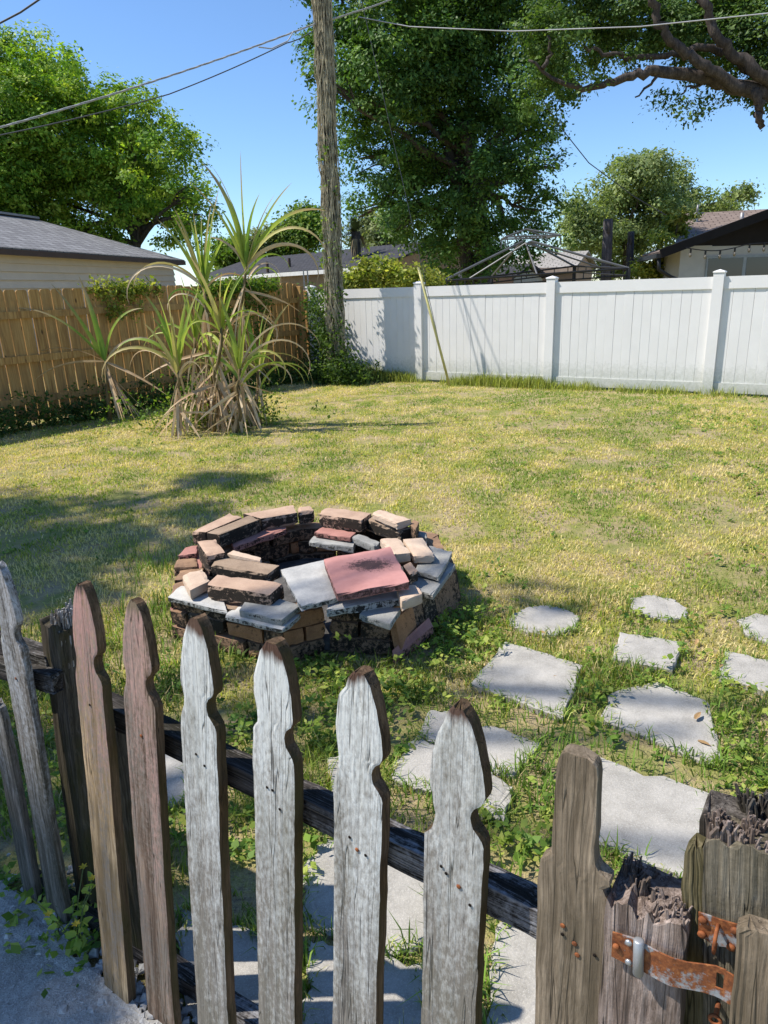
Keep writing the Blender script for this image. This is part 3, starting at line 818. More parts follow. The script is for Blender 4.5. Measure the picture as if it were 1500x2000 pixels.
def plank(name, H, mat, parent, M, tabL=GOTHIC, tabR=None, scale=1.0, th=.02, ragged=0.0, seed=0, nxf=16, bow=0.0, rough=1.0, groove=.00035, nb=3, side=None):
    """a board with carved head, grooved weathered face and nibbled edges; local x across, -y to the front, z up"""
    rg = random.Random(seed); tabR = tabR or (GOTHR if tabL is GOTHIC else tabL)
    zs = [H-s for s in list(np.linspace(0, .03, 7))+list(np.linspace(.04, .24, 26))] + list(np.linspace(H-.27, 0, 34)[0:])
    zs = [z for z in zs if z >= 0][::-1]
    zs = sorted(set(round(z, 5) for z in zs))
    gr = [rg.gauss(0, 1) for _ in range(nxf)]; gr2 = [rg.gauss(0, 1) for _ in range(nxf)]; ph = [rg.uniform(0, 6) for _ in range(nxf)]
    rag = [rg.random()**1.5 for _ in range(nxf)]
    if ragged: rag = [.8*rag[i]+.2*rag[max(0, i-1)] for i in range(nxf)]
    vs = []; n = nxf + nb
    for iz, z in enumerate(zs):
        s = H-z
        jl = (vnoise(z, seed, 42, 1)-.5)*.0026*rough + (vnoise(z, seed, 9, 2)-.5)*.0022*rough
        jr = (vnoise(z, seed, 42, 3)-.5)*.0026*rough + (vnoise(z, seed, 9, 4)-.5)*.0022*rough
        wl = lerp_tab(tabL, s)*scale + float(jl); wr = lerp_tab(tabR, s)*scale + float(jr)
        ring = []
        top = max(0.0, min(1.0, 1-s/.10))
        bx = bow*math.sin(math.pi*z/H)
        for i in range(nxf):
            u = i/(nxf-1); x = -wl + (wl+wr)*u
            edge = min(u, 1-u)*(wl+wr)
            y = -th/2 + .0009*max(0, 1-edge/.002)**2
            y += groove*(gr[i] + gr2[i]*math.sin(z*7+ph[i]))*(.5 if 0 < i < nxf-1 else .2)
            zz = z - ragged*rag[i]*top
            ring.append((x+bx, y, zz))
        for i in range(nb):
            u = 1-i/(nb-1); zz = z - ragged*rag[int(u*(nxf-1))]*top
            ring.append((-wl+(wl+wr)*u+bx, th/2+(.003 if i in (0, nb-1) else 0)*-1, zz))
        vs += ring
    m = len(zs); fs = []
    for j in range(m-1):
        for k in range(n):
            fs.append((j*n+k, j*n+(k+1) % n, (j+1)*n+(k+1) % n, (j+1)*n+k))
    fs += [tuple(range(n))[::-1], tuple((m-1)*n+k for k in range(n))]
    me = MB().add(vs, fs).mesh(name, mat)
    if side is not None:                        # cut edges and back: bare wood where the paint never held
        me.materials.append(side)
        for p in me.polygons:
            if p.index >= (m-1)*n or p.index % n >= nxf-1: p.material_index = 1
    return put(name, me, parent, M)

RUST = Mat('rusty_iron', .8, .3); v = RUST.coord(); f = RUST.noise(v, 70, 5, .7); RUST.color(RUST.ramp(f, [(.3, (.09, .03, .013)), (.55, (.27, .085, .027)), (.75, (.40, .16, .06))])); RUST.bump(f, .4, .002); RUST = RUST.m
HOLE = simple('nail_hole', (.015, .012, .01), .9, .05)
def nail(parent, x, z, mat, r=.0042, y=-.0125):
    r *= .85
    s = MB().tube([(0, 0, 0), (0, -.0007, 0), (0, -.0012, 0)], [r, r, r*.6], 8)
    return put('nail', s.mesh('nail', mat, None, True), parent, WM[parent] @ Matrix.Translation((x, y, z)))

GW, GL = (.19, .17, .145), (.42, .38, .33)
WHITE = (.62, .62, .585)
pf = empty('picket_fence', (-.3, 1.06, 0), 'old leaning picket fence of flaking white and bare grey pickets', 'fence')
wood = {
 'dark': weathered('picket_dark_wood', (.09, .078, .065), (.30, .26, .22), (.36, .36, .37), .42, moss=.3, height=.985),
 'grey': weathered('picket_grey_wood', (.11, .094, .077), (.36, .31, .255), (.46, .46, .47), .40, moss=.25, height=.985),
 'pink': weathered('picket_pink_primer', (.27, .185, .10), (.72, .52, .31), (.42, .235, .20), .52, .45, 1.0, moss=.12, tip=(.05, .04, .035), height=.985),
 'brown': weathered('picket_brown_pink', (.15, .10, .07), (.46, .34, .245), (.45, .27, .225), .54, .0, 1.3, moss=.12, tip=(.20, .15, .10), height=.985),
 'w1': weathered('picket_white_a', GW, GL, WHITE, .70, .05, .95, moss=.25, tip=(.11, .065, .045), height=.985),
 'w2': weathered('picket_white_b', GW, GL, WHITE, .67, .1, .95, moss=.30, tip=(.09, .05, .035), height=.985),
 'w3': weathered('picket_white_c', GW, GL, (.58, .575, .54), .66, .2, 1.0, moss=.28, tip=(.10, .06, .045), height=.985),
 'post': weathered('fence_post_wood', (.055, .045, .035), (.19, .16, .12), moss=.6, height=.9),
 'stump': weathered('end_post_wood', (.17, .125, .10), (.56, .45, .39), moss=.1, height=.9, bump=.8),
 'bare': weathered('picket_bare_wood', (.19, .145, .098), (.50, .395, .28), moss=.10, height=.985),
}
EDGE = weathered('picket_cut_edge', (.085, .052, .03), (.24, .155, .09), moss=.5, height=.985)
specs = [  # top px, low px, tabs, material, leaning base offset, thickness, ragged, seed
 ('p0', (-6, 1362), (66, 1745), SPLINT, None, 'dark', .842, .02, .03, 3, 1.55),
 ('p1', (2, 1098), (122, 1800), GOTHIC, None, 'grey', .842, .02, .02, 5, .95),
 ('p3', (166, 1137), (238, 1956), GOTHIC, None, 'pink', .775, .024, .008, 8, .96),
 ('p4', (269, 1169), (323, 2000), GOTHIC, None, 'brown', .79, .022, .006, 9, 1.0),
 ('p5', (389, 1201), (425, 2000), GOTHIC, None, 'w1', .80, .026, .005, 12, 1.0),
 ('p6', (541, 1249), (548, 2000), GOTHIC, None, 'w2', .82, .026, .005, 14, 1.0),
 ('p7', (712, 1305), (699, 2000), GOTHIC, None, 'w2', .83, .026, .006, 17, 1.0),
 ('p8', (906, 1373), (886, 2000), GOTHIC, None, 'w3', .83, .026, .006, 21, 1.02),
 ('p9', (1137, 1466), (1116, 2000), BLUNT, None, 'bare', .85, .024, .008, 25, .96),
]
PICK = {}
for (nm, tp, lp, tab, tabR, mk, a0, th, rag, seed, sc) in specs:
    T_ = onplane(*tp, a0, .865); Lw_ = onplane(*lp, a0, .865)
    ax = (T_-Lw_).normalized(); base = T_ - ax*(T_.z-.012)/ax.z
    H = (T_-base).length
    if nm == 'p8': tabL = [(s, w) for s, w in GOTHIC]; tabL[9:] = [(.178, .0285), (.205, .034), (.215, .0445), (3, .0455)]; tab, tabR = tabL, GOTHR
    if nm == 'p7': tabR = GOTHR; tab = [(0, .009), (.006, .016), (.016, .021), (.03, .024), (.045, .035), (.10, .041), (.14, .037), (.155, .036), (.17, .037), (.2, .0445), (3, .0455)]
    if nm == 'p6': tabR = GOTHR; tab = [(0, .012), (.02, .025), (.07, .0395), (.10, .040), (.125, .034), (.15, .033), (.165, .0445), (3, .0455)]
    if nm == 'p9': tabR = [(0, .017), (.004, .021), (.02, .024), (.12, .025), (.15, .026), (.158, .045), (.168, .047), (.178, .036), (.186, .043), (.20, .050), (3, .051)]
    o = plank('picket', H, wood[mk], pf, frame(base, PD, ax), tab, tabR, sc, th, rag, seed, bow=R.uniform(-.004, .004), side=EDGE if mk in ('w1', 'w2', 'w3', 'pink', 'brown') else None)
    PICK[nm] = o
    zr = .685
    for (x, z, mt) in {'p5': [(.012, zr+.02, HOLE), (-.008, zr+.035, HOLE)], 'p6': [(.0, zr+.03, HOLE), (-.012, zr+.03, HOLE), (.015, zr, HOLE)],
                       'p7': [(.002, zr-.01, RUST), (-.012, zr+.006, HOLE), (.018, zr-.012, HOLE)], 'p8': [(.008, zr+.01, RUST), (-.02, zr+.03, HOLE), (-.012, zr+.022, HOLE), (.026, zr-.012, HOLE)],
                       'p9': [(-.012, zr+.02, RUST), (-.012, zr+.006, HOLE), (.004, zr, RUST), (.008, zr-.016, RUST), (.03, zr-.004, HOLE)],
                       'p4': [(.0, zr+.02, RUST)], 'p3': [(.0, zr+.04, HOLE)], 'p1': [(0, zr, RUST)]}.get(nm, []):
        nail(o, x, z, mt, .0042 if mt is RUST else .0030, -th/2-.001)

RAILM = weathered('rail_black_wood', (.020, .017, .015), (.15, .13, .12), (.30, .30, .32), .30, moss=.15, bump=.9)
RAILG = weathered('rail_grey_wood', (.055, .046, .038), (.24, .21, .18), moss=.3, bump=.8)
def fray(o, H, w, th, n, seed, mat, lo=-.05, hi=.02):
    """rotted end grain: a tuft of splinters standing on a post top"""
    q = random.Random(seed); s = MB(); cl = [(q.uniform(-w, w), q.uniform(-th, th), q.uniform(lo*.5, hi)) for _ in range(9)]
    for k in range(n):
        x = q.uniform(-w, w)*.97; y = q.uniform(-th, th)*.95
        c = min(cl, key=lambda e: (e[0]-x)**2+(e[1]-y)**2)
        z = H + c[2] + q.uniform(lo*.35, hi*.5); r = q.uniform(.0014, .0036)
        s.tube([(x, y, H-.10), (x+q.gauss(0, .001), y, z-.014), (x+q.gauss(0, .003), y+q.gauss(0, .002), z)], [r, r, r*.6], 5)
    return put('splinters', s.mesh('splinters', mat), o, WM[o])

def rail(a, b, h, th, mat, seed, rag=.0):
    """horizontal beam: local z runs along it, broad face to the camera"""
    a, b = Vector(a), Vector(b); ax = (b-a).normalized()
    L = (b-a).length
    M = frame(a, Vector((0, 0, -1)), ax)
    if (M.to_3x3() @ Vector((0, -1, 0))).dot(PN) < 0: M = frame(a, Vector((0, 0, 1)), ax)
    return plank('rail', L, mat, pf, M, [(0, h/2), (5, h/2)], None, 1.0, th, rag, seed, 12, 0.0, 1.3, .0009)
def rp(px, py, off): 
    return onplane(px, py, .84+off, .865+off)
ra, rb = rp(205, 1378, .052), rp(1090, 1800, .052)
rail(ra, rb+PD*.05, .050, .045, RAILM, 31, .02)
rail(rp(-120, 1265, .055), rp(122, 1332, .055), .048, .042, RAILM, 33, .03)
rail(rp(-130, 1215, .09), rp(112, 1292, .09), .044, .05, RAILM, 34, .006)
lr0, lr1 = rp(60, 1715, .05), rp(520, 2010, .05)
rail(lr0, lr0+(lr1-lr0)*2.6, .050, .042, RAILM, 36, .02)
# posts behind the pickets
def post(px, py, off, w, th, mk, seed, rag, low=None, label=None, tab=None):
    t = rp(px, py, off); b = Vector((t.x, t.y, 0.0))
    if low: q = rp(*low, off); ax = (t-q).normalized(); b = t-ax*(t.z)/ax.z
    else: ax = Vector((0, 0, 1))
    return plank('post', (t-b).length, wood[mk], pf, frame(b, PD, ax), tab or [(0, w/2), (5, w/2)], None, 1.0, th, rag, seed, 16, 0, 1.6, .0009, 6)
o = post(128, 1204, .115, .07, .085, 'post', 41, .02, (190, 1720)); fray(o, max(v.co.z for v in o.data.vertices)-.01, .033, .04, 200, 1, wood['grey'], -.03, .03)
post(224, 1388, .075, .05, .075, 'post', 43, .03, (285, 1790))
o = post(1276, 1730, .030, .092, .08, 'stump', 45, .03, (1258, 2000)); fray(o, max(v.co.z for v in o.data.vertices)-.01, .043, .037, 420, 2, wood['stump'], -.05, .026)

# gate post with its staple, and the gate's edge
GP_WOOD = weathered('gate_post_wood', (.13, .11, .078), (.44, .38, .28), moss=.30, height=.95, bump=.8)
gpb = onplane(1455, 1636, .875, .885); gpb.z = 0
gp = empty('gate_post', gpb, 'split weathered gate post with ragged top and rusty staple plate', 'post')
def gpart(name, px, py, off, tab, mat, th, rag, seed, low, groove=.0009, parent=gp):
    t = rp(px, py, off); q = rp(*low, off); ax = (t-q).normalized(); b = t-ax*t.z/ax.z
    return plank(name, (t-b).length, mat, parent, frame(b, PD, ax), tab, None, 1.0, th, rag, seed, 20, 0, 1.4, groove, 6)
o_main = gpart('post', 1470, 1622, .045, [(0, .043), (.01, .047), (5, .048)], GP_WOOD, .05, .015, 51, (1462, 2000)); fray(o_main, max(v.co.z for v in o_main.data.vertices)-.008, .044, .022, 340, 3, wood['stump'], -.03, .02)
o_h = gpart('split_half', 1455, 1580, .105, [(0, .040), (.01, .044), (5, .046)], RAILG, .055, .02, 53, (1450, 2000)); fray(o_h, max(v.co.z for v in o_h.data.vertices)-.01, .042, .025, 280, 4, RAILG, -.05, .026)
gpart('picket', 1366, 1638, .035, [(0, .008), (.012, .015), (.05, .0175), (.2, .020), (5, .0235)], weathered('green_picket_wood', (.09, .075, .035), (.23, .19, .11), moss=.7, height=.9), .022, .01, 55, (1368, 2000))
gate = empty('gate', onplane(1495, 2000, .79, .80)*Vector((1, 1, 0)) if False else Vector((.42, .55, 0)), 'grey gate picket at the edge beside the rusty hasp', 'gate')
gpart('picket', 1500, 1808, -.03, [(0, .018), (.01, .028), (.03, .0285), (5, .029)], wood['bare'], .022, .006, 57, (1484, 2000), parent=gate)

# hasp on the end post
HM = Mat('rusty_galvanised', .65, .5); HM.b.inputs['Metallic'].default_value = .35
v = HM.coord(rand=False); f = HM.noise(v, 22, 5, .7); f2 = HM.noise(v, 150, 4, .7)
k = HM.math('ADD', f, HM.math('MULTIPLY', HM.math('SUBTRACT', f2, .5), .25))
zinc = HM.ramp(f2, [(.3, (.25, .27, .28)), (.7, (.42, .44, .46))])
rust = HM.ramp(f2, [(.3, (.10, .035, .016)), (.55, (.26, .085, .028)), (.75, (.42, .19, .07))])
HM.color(HM.mix(HM.ramp(k, [(.43, 0.0), (.51, 1.0)]), zinc, rust)); HM.bump(f2, .3, .001); HM = HM.m
hs_off = -.030
hs = empty('hasp', rp(1270, 1860, hs_off), 'rusty hinged hasp strap screwed to the broken fence end post', 'hasp')
def strip(ptsU, ptsL, th, name, mat, parent, hole=None):
    """sheet metal strip between an upper and a lower edge"""
    s = MB(); n = len(ptsU); vs = []
    for u, l in zip(ptsU, ptsL):
        vs += [u, l, l-PN*th, u-PN*th]
    fs = [(0, 1, 2, 3), tuple((n-1)*4+i for i in (3, 2, 1, 0))]
    for i in range(n-1):
        for j in range(4):
            if hole and i == hole and j == 0: pass
            fs.append((i*4+j, i*4+(j+1) % 4, (i+1)*4+(j+1) % 4, (i+1)*4+j))
    s.add(vs, fs); return s.build(name, mat, parent)
pl_ = strip([rp(1196, 1821, hs_off), rp(1240, 1834, hs_off)], [rp(1194, 1868, hs_off), rp(1238, 1890, hs_off)], .002, 'hinge_plate', HM, hs)
ku, kl = rp(1248, 1836, hs_off-.004), rp(1246, 1903, hs_off-.004)
MB().tube([ku, ku.lerp(kl, .02), ku.lerp(kl, .98), kl], [.004, .0062, .0062, .004], 12).build('hinge_pin', simple('dull_zinc', (.36, .37, .38), .5, .5, .6), hs, True)
U = [(1256, 1844), (1290, 1862), (1312, 1872), (1340, 1880), (1372, 1884), (1400, 1888)]
Lw = [(1256, 1898), (1286, 1915), (1308, 1926), (1340, 1932), (1372, 1938), (1397, 1946)]
st = strip([rp(x, y, hs_off - .004*math.sin(i)) for i, (x, y) in enumerate(U)], [rp(x, y, hs_off-.004*math.sin(i)) for i, (x, y) in enumerate(Lw)], .002, 'strap', HM, hs)
# slot: upper, lower and end pieces round an opening
strip([rp(1398, 1888, hs_off), rp(1418, 1896, hs_off)], [rp(1398, 1898, hs_off), rp(1416, 1906, hs_off)], .002, 'slot_edge', HM, st)
strip([rp(1396, 1928, hs_off), rp(1412, 1934, hs_off)], [rp(1397, 1946, hs_off), rp(1413, 1954, hs_off)], .002, 'slot_edge', HM, st)
strip([rp(1415, 1896, hs_off), rp(1432, 1906, hs_off-.003), rp(1447, 1918, hs_off-.004)], [rp(1410, 1953, hs_off), rp(1424, 1962, hs_off-.003), rp(1442, 1962, hs_off-.004)], .002, 'strap_end', HM, st)
def screw(px, py, off, parent, mat=RUST, r=.0042):
    p = rp(px, py, off); return MB().tube([p, p+PN*.0022, p+PN*.0036], [r, r, r*.5], 10).build('screw', mat, parent, True)
for px, py in ((1204, 1848), (1228, 1840), (1228, 1878)): screw(px, py, hs_off-.001, pl_, RUST if px < 1210 else simple('zinc_screw', (.4, .41, .42), .4, .5, .7))
# staple plate across the split post
so = .002
sp_ = strip([rp(1364, 1782, so), rp(1388, 1790, so), rp(1404, 1796, so), rp(1424, 1802, so), rp(1446, 1808, so)], [rp(1364, 1826, so), rp(1388, 1842, so), rp(1402, 1848, so), rp(1420, 1850, so), rp(1444, 1856, so)], .002, 'staple_plate', HM, gp)
for px, py in ((1373, 1796), (1371, 1824), (1435, 1817), (1428, 1849)): screw(px, py, so-.001, sp_, RUST, .0048)
a_, b_ = rp(1403, 1806, so), rp(1398, 1842, so)
MB().tube([a_, a_+PN*.014, a_.lerp(b_, .5)+PN*.018, b_+PN*.014, b_], .0022, 8).build('staple_loop', RUST, sp_, True)
c_ = rp(1402, 1965, .01); e_ = MB().tube([c_-PN*.01, c_+PN*.012], .0028, 8)
e_.tube([c_+PN*.014+Vector((math.cos(t)*.006*PD.x, math.cos(t)*.006*PD.y, math.sin(t)*.006-.006)) for t in np.linspace(0, 6.283, 13)], .0022, 6, False); e_.build('eye_screw', RUST, gp, True)

# ------------------------------------------------------------------ brick fire pit
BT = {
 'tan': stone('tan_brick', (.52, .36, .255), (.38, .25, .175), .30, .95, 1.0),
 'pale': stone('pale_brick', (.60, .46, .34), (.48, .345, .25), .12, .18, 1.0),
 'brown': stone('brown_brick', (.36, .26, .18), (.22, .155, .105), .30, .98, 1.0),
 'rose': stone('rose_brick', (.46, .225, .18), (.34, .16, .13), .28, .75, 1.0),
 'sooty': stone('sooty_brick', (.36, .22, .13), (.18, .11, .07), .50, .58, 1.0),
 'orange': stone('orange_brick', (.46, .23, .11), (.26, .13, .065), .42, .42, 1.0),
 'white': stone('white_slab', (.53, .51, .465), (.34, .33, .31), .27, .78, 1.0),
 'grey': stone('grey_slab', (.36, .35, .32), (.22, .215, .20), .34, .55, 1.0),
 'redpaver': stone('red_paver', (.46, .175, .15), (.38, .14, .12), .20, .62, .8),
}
SIDE_G = BT
pit = empty('fire_pit', (-.32, 3.28, 0), 'round fire pit of stacked mouldy bricks and slabs on the lawn', 'fire pit')
ringpts = [Vector(p) for p in ((-.985, 2.93, 0), (-.436, 2.66, 0), (-.262, 2.76, 0), (.015, 2.70, 0), (.336, 3.19, 0), (.30, 3.62, 0), (-.06, 3.90, 0), (-.50, 3.92, 0), (-.88, 3.68, 0), (-1.02, 3.28, 0))]
cen = Vector((-.32, 3.29, 0))
rb_ = random.Random(4)
for course in range(3):
    h = .072; z1 = (course+1)*.0745
    for i in range(len(ringpts)):
        a, b = ringpts[i], ringpts[(i+1) % len(ringpts)]
        d = (b-a); L = d.length; d = d/L
        inn = Vector((-d.y, d.x, 0)); inn = inn if inn.dot(cen-(a+b)/2) > 0 else -inn
        nbk = max(1, round(L/.20)); off = (.5 if course % 2 else 0)
        cuts = [0.0] + [min(1, max(0, (k+off)/nbk)) for k in range(0 if off else 1, nbk)] + [1.0]
        for c0, c1 in zip(cuts, cuts[1:]):
            if c1-c0 < .05: continue
            p = a+d*(L*c0+.004); q = a+d*(L*c1-.004); jo = rb_.uniform(-.010, .012); w = .12
            quad = [p+inn*jo, q+inn*(jo+rb_.uniform(-.008, .008)), q+inn*(jo+w), p+inn*(jo+w)]
            quad = [v_+Vector((0, 0, z1-.002+rb_.uniform(-.003, .003))) for v_ in quad]
            if i in (1,): mk = 'orange' if rb_.random() < .7 else 'sooty'
            elif i in (8, 9): mk = rb_.choice(['rose', 'sooty', 'sooty'])
            else: mk = rb_.choice(['sooty', 'sooty', 'sooty', 'brown', 'orange'])
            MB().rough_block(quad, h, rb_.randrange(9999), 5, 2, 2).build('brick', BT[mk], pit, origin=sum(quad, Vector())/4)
# slanting soldier bricks leaning on the right-hand side
for k, t in enumerate((.12, .30, .48, .66, .84)):
    a = ringpts[3].lerp(ringpts[4], t); d = (ringpts[4]-ringpts[3]).normalized(); out = Vector((d.y, -d.x, 0))
    s = MB(); w = .055+.02*R.random(); hh = .16+.05*R.random()
    q = [a+out*.055-d*w+Vector((0, 0, 0)), a+out*.055+d*w, a+out*.02+d*w, a+out*.02-d*w]
    q2 = [p-out*.035+Vector((0, 0, hh)) for p in q]
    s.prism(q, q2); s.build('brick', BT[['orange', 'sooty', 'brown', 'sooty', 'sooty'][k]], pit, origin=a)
lean = [G(768, 1287, .03), G(846, 1222, .085), G(838, 1206, .11), G(766, 1270, .06)]
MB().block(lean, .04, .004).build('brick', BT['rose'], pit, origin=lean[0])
MB().prism([cen+Vector((math.cos(t)*.52, math.sin(t)*.52, 0)) for t in np.linspace(0, 6.1, 18)], [cen+Vector((math.cos(t)*.52, math.sin(t)*.52, .035+R.uniform(0, .015))) for t in np.linspace(0, 6.1, 18)]).build('ash_bed', simple('grey_ash', (.10, .095, .09), .95, .1, var=.5, scale=14, bump=.8), pit)

def pxblock(name, corners, z, h, mk, parent=None, label=None, cat=None, tilt=0.0, group=None):
    q = [G(x, y, z) for x, y in corners]
    if tilt:
        c = sum(q, Vector())/4
        for p in q: p.z += (p.y-c.y)*tilt
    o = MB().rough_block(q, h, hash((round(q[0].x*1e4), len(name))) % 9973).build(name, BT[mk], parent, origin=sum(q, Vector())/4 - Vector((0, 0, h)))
    if label: tag(o, label, cat, group)
    return o
SL = [  # slabs capping the base
 ([(326, 1164), (354, 1140), (432, 1158), (444, 1192)], .232, .030, 'white'),
 ([(438, 1200), (552, 1228), (590, 1196), (470, 1172)], .222, .030, 'white'),
 ([(466, 1191), (551, 1210), (588, 1180), (492, 1152)], .252, .034, 'grey'),
 ([(636, 1190), (781, 1168), (776, 1150), (645, 1166)], .262, .040, 'white'),
 ([(700, 1198), (762, 1218), (784, 1186), (730, 1176)], .228, .034, 'grey'),
 ([(792, 1148), (846, 1160), (891, 1100), (836, 1078)], .228, .032, 'grey'),
 ([(808, 1112), (857, 1126), (885, 1076), (838, 1064)], .262, .030, 'grey'),
 ([(812, 1044), (834, 1050), (834, 1040), (815, 1034)], .27, .04, 'grey'),
 ([(345, 1085), (384, 1080), (388, 1064), (362, 1066)], .255, .045, 'rose'),
 ([(338, 1108), (386, 1106), (384, 1086), (345, 1092)], .235, .05, 'sooty'),
 ([(611, 1038), (684, 1049), (696, 1039), (630, 1028)], .255, .035, 'rose'),
 ([(685, 1048), (731, 1066), (743, 1058), (700, 1040)], .25, .04, 'grey'),
 ([(600, 1056), (690, 1068), (696, 1050), (620, 1040)], .22, .04, 'grey'),
 ([(455, 1066), (560, 1032), (556, 1022), (448, 1052)], .25, .04, 'rose'),
 ([(392, 1098), (440, 1106), (440, 1092), (400, 1084)], .25, .04, 'sooty'),
]
for c, z, h, mk in SL: pxblock('slab', c, z, h, mk, pit)
UP = [  # upper ring, built into the pit
 ([(410, 1101), (523, 1121), (547, 1103), (427, 1086)], .318, .062, 'brown'),
 ([(373, 1037), (402, 1039), (475, 1008), (448, 1001)], .325, .078, 'tan'),
 ([(402, 1040), (428, 1044), (509, 1013), (484, 1006)], .327, .078, 'brown'),
 ([(473, 1002), (509, 1012), (582, 1000), (573, 985)], .325, .078, 'tan'),
 ([(580, 989), (583, 1000), (614, 996), (606, 987)], .325, .078, 'tan'),
 ([(621, 1003), (706, 1016), (727, 1000), (636, 989)], .325, .078, 'tan'),
 ([(709, 1012), (779, 1036), (807, 1031), (735, 1004)], .306, .074, 'brown'),
 ([(800, 1024), (812, 1036), (819, 1018), (806, 1013)], .325, .09, 'sooty'),
]
for c, z, h, mk in UP: pxblock('brick', c, z, h, mk, pit)
LG = 'loose bricks lying on the fire pit'
pxblock('loose_brick', [(402, 1141), (528, 1161), (554, 1137), (424, 1121)], .305, .078, 'tan', None, 'large black-sided brick at the front of the fire pit beside the white paver', 'brick', 0, LG)
pxblock('loose_brick', [(442, 1081), (508, 1095), (511, 1088), (456, 1073)], .325, .06, 'pale', None, 'pale brick half hidden behind the long brown brick on the fire pit rim', 'brick', 0, LG)
pxblock('loose_brick', [(383, 1052), (403, 1091), (441, 1083), (421, 1046)], .335, .10, 'tan', None, 'tan brick standing on edge at the left end of the fire pit ring', 'brick', -.1, LG)
pxblock('loose_brick', [(354, 1120), (370, 1153), (411, 1133), (396, 1109)], .286, .052, 'pale', None, 'small pale pink brick on the white corner slab of the fire pit', 'brick', 0, LG)
pxblock('loose_brick', [(726, 1001), (775, 1021), (804, 1013), (743, 993)], .352, .044, 'pale', None, 'pale brick on top of the back of the fire pit ring', 'brick', 0, LG)
pxblock('loose_brick', [(741, 1050), (767, 1083), (803, 1079), (779, 1047)], .322, .055, 'pale', None, 'cream brick touching the upper edge of the red paver', 'brick', 0, LG)
pxblock('loose_brick', [(786, 1052), (808, 1086), (850, 1084), (826, 1049)], .306, .042, 'pale', None, 'peach brick lying on the dark grey slab of the fire pit', 'brick', 0, LG)
pxblock('loose_brick', [(786, 1104), (800, 1122), (817, 1114), (802, 1096)], .295, .052, 'tan', None, 'brick poking out from under the side edge of the red paver', 'brick', 0, LG)
pxblock('loose_brick', [(774, 1150), (784, 1174), (826, 1158), (812, 1137)], .285, .052, 'pale', None, 'pinkish brick below the front corner of the red paver', 'brick', 0, LG)
pxblock('paver', [(547, 1114), (587, 1178), (664, 1160), (640, 1095)], .302, .032, 'white', None, 'square white paver tilted on the fire pit beside the red paver', 'paver', .05)
rpav = pxblock('paver', [(631, 1092), (657, 1154), (801, 1132), (763, 1070)], .348, .042, 'redpaver', None, 'square red paver with black soot smudge lying on the fire pit', 'paver', .05)
# the soot smudge in the middle of the red paver
m = rpav.data.materials[0]; mm = Mat('red_paver_smudged', .85, .2)
v = mm.coord(rand=False); a_n = mm.noise(v, 8, 6, .65); f_n = mm.noise(v, 60, 6, .8)
col = mm.ramp(a_n, [(.35, (.40, .185, .16)), (.65, (.50, .245, .215))])
mp = mm.n('Mapping'); mm.t.links.new(mm.tc.outputs['Object'], mp.inputs['Vector']); mp.inputs['Location'].default_value = (-.02, -.055, 0)
ln = mm.n('VectorMath', operation='LENGTH'); mp.inputs['Scale'].default_value = (1, 1.5, 0); mm.t.links.new(mp.outputs[0], ln.inputs[0])
k = mm.math('SUBTRACT', mm.math('ADD', mm.math('MULTIPLY', f_n, .28), 0.0), ln.outputs['Value'])
col = mm.mix(mm.ramp(k, [(.03, 0.0), (.09, .9)]), col, (.035, .025, .025))
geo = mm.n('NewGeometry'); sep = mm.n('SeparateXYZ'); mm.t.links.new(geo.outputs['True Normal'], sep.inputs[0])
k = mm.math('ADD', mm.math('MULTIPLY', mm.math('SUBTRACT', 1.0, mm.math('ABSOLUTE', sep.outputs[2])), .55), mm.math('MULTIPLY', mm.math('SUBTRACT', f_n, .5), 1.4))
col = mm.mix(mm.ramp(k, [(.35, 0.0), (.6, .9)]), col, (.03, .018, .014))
mm.color(col); mm.bump(f_n, .35, .003)
rpav.data.materials[0] = mm.m

# ------------------------------------------------------------------ foliage
LEAF = leaf_mat('leaf_broad', .40, .55)
LEAF_GLOSS = leaf_mat('leaf_glossy', .34, .5)
BLADE = leaf_mat('grass_blade', .35, .6)
BARK = weathered('tree_bark', (.075, .062, .05), (.19, .16, .13), bump=.9)
OAKBARK = weathered('oak_bark', (.07, .055, .047), (.19, .155, .13), bump=.9)

def leaf_soup(C, spread, per, size, cols, rng, upbias=.5, flat=.6, jitter=.22, N=None):
    """rhombic, slightly folded leaves scattered in clumps; C (k,3) clump centres"""
    k = len(C); n = k*per
    P = np.repeat(C, per, 0) + rng.normal(size=(n, 3))*np.array([1, 1, flat])*(np.repeat(np.asarray(spread)*np.ones(k), per)[:, None])
    nrm = rng.normal(size=(n, 3)); nrm[:, 2] = np.abs(nrm[:, 2])+upbias
    if N is not None: nrm = nrm*.75 + np.repeat(N, per, 0)*1.25
    nrm /= np.linalg.norm(nrm, axis=1)[:, None]
    t = rng.normal(size=(n, 3)); t[:, 2] -= .35; t -= nrm*(t*nrm).sum(1)[:, None]; t /= np.linalg.norm(t, axis=1)[:, None]
    b = np.cross(nrm, t)
    L = size*np.clip(np.exp(rng.normal(-.02, .33, n)), .4, 1.9)[:, None]; W = L*rng.uniform(.22, .34, n)[:, None]
    V = np.stack([P-t*L*.5, P+b*W-nrm*W*.25, P+t*L*.5-nrm*L*.12, P-b*W-nrm*W*.25], 1).reshape(-1, 3)
    i = np.arange(n)*4
    T = np.concatenate([np.stack([i, i+1, i+2], 1), np.stack([i, i+2, i+3], 1)])
    cols = np.asarray(cols, float)
    w = np.repeat(rng.random(k), per) + rng.normal(size=n)*jitter
    w = np.clip(w, 0, .999)*(len(cols)-1); j = w.astype(int); f = (w-j)[:, None]
    c = cols[j]*(1-f) + cols[np.minimum(j+1, len(cols)-1)]*f
    c = c*rng.uniform(.75, 1.25, (n, 1))
    return V, T, np.repeat(c, 4, 0)

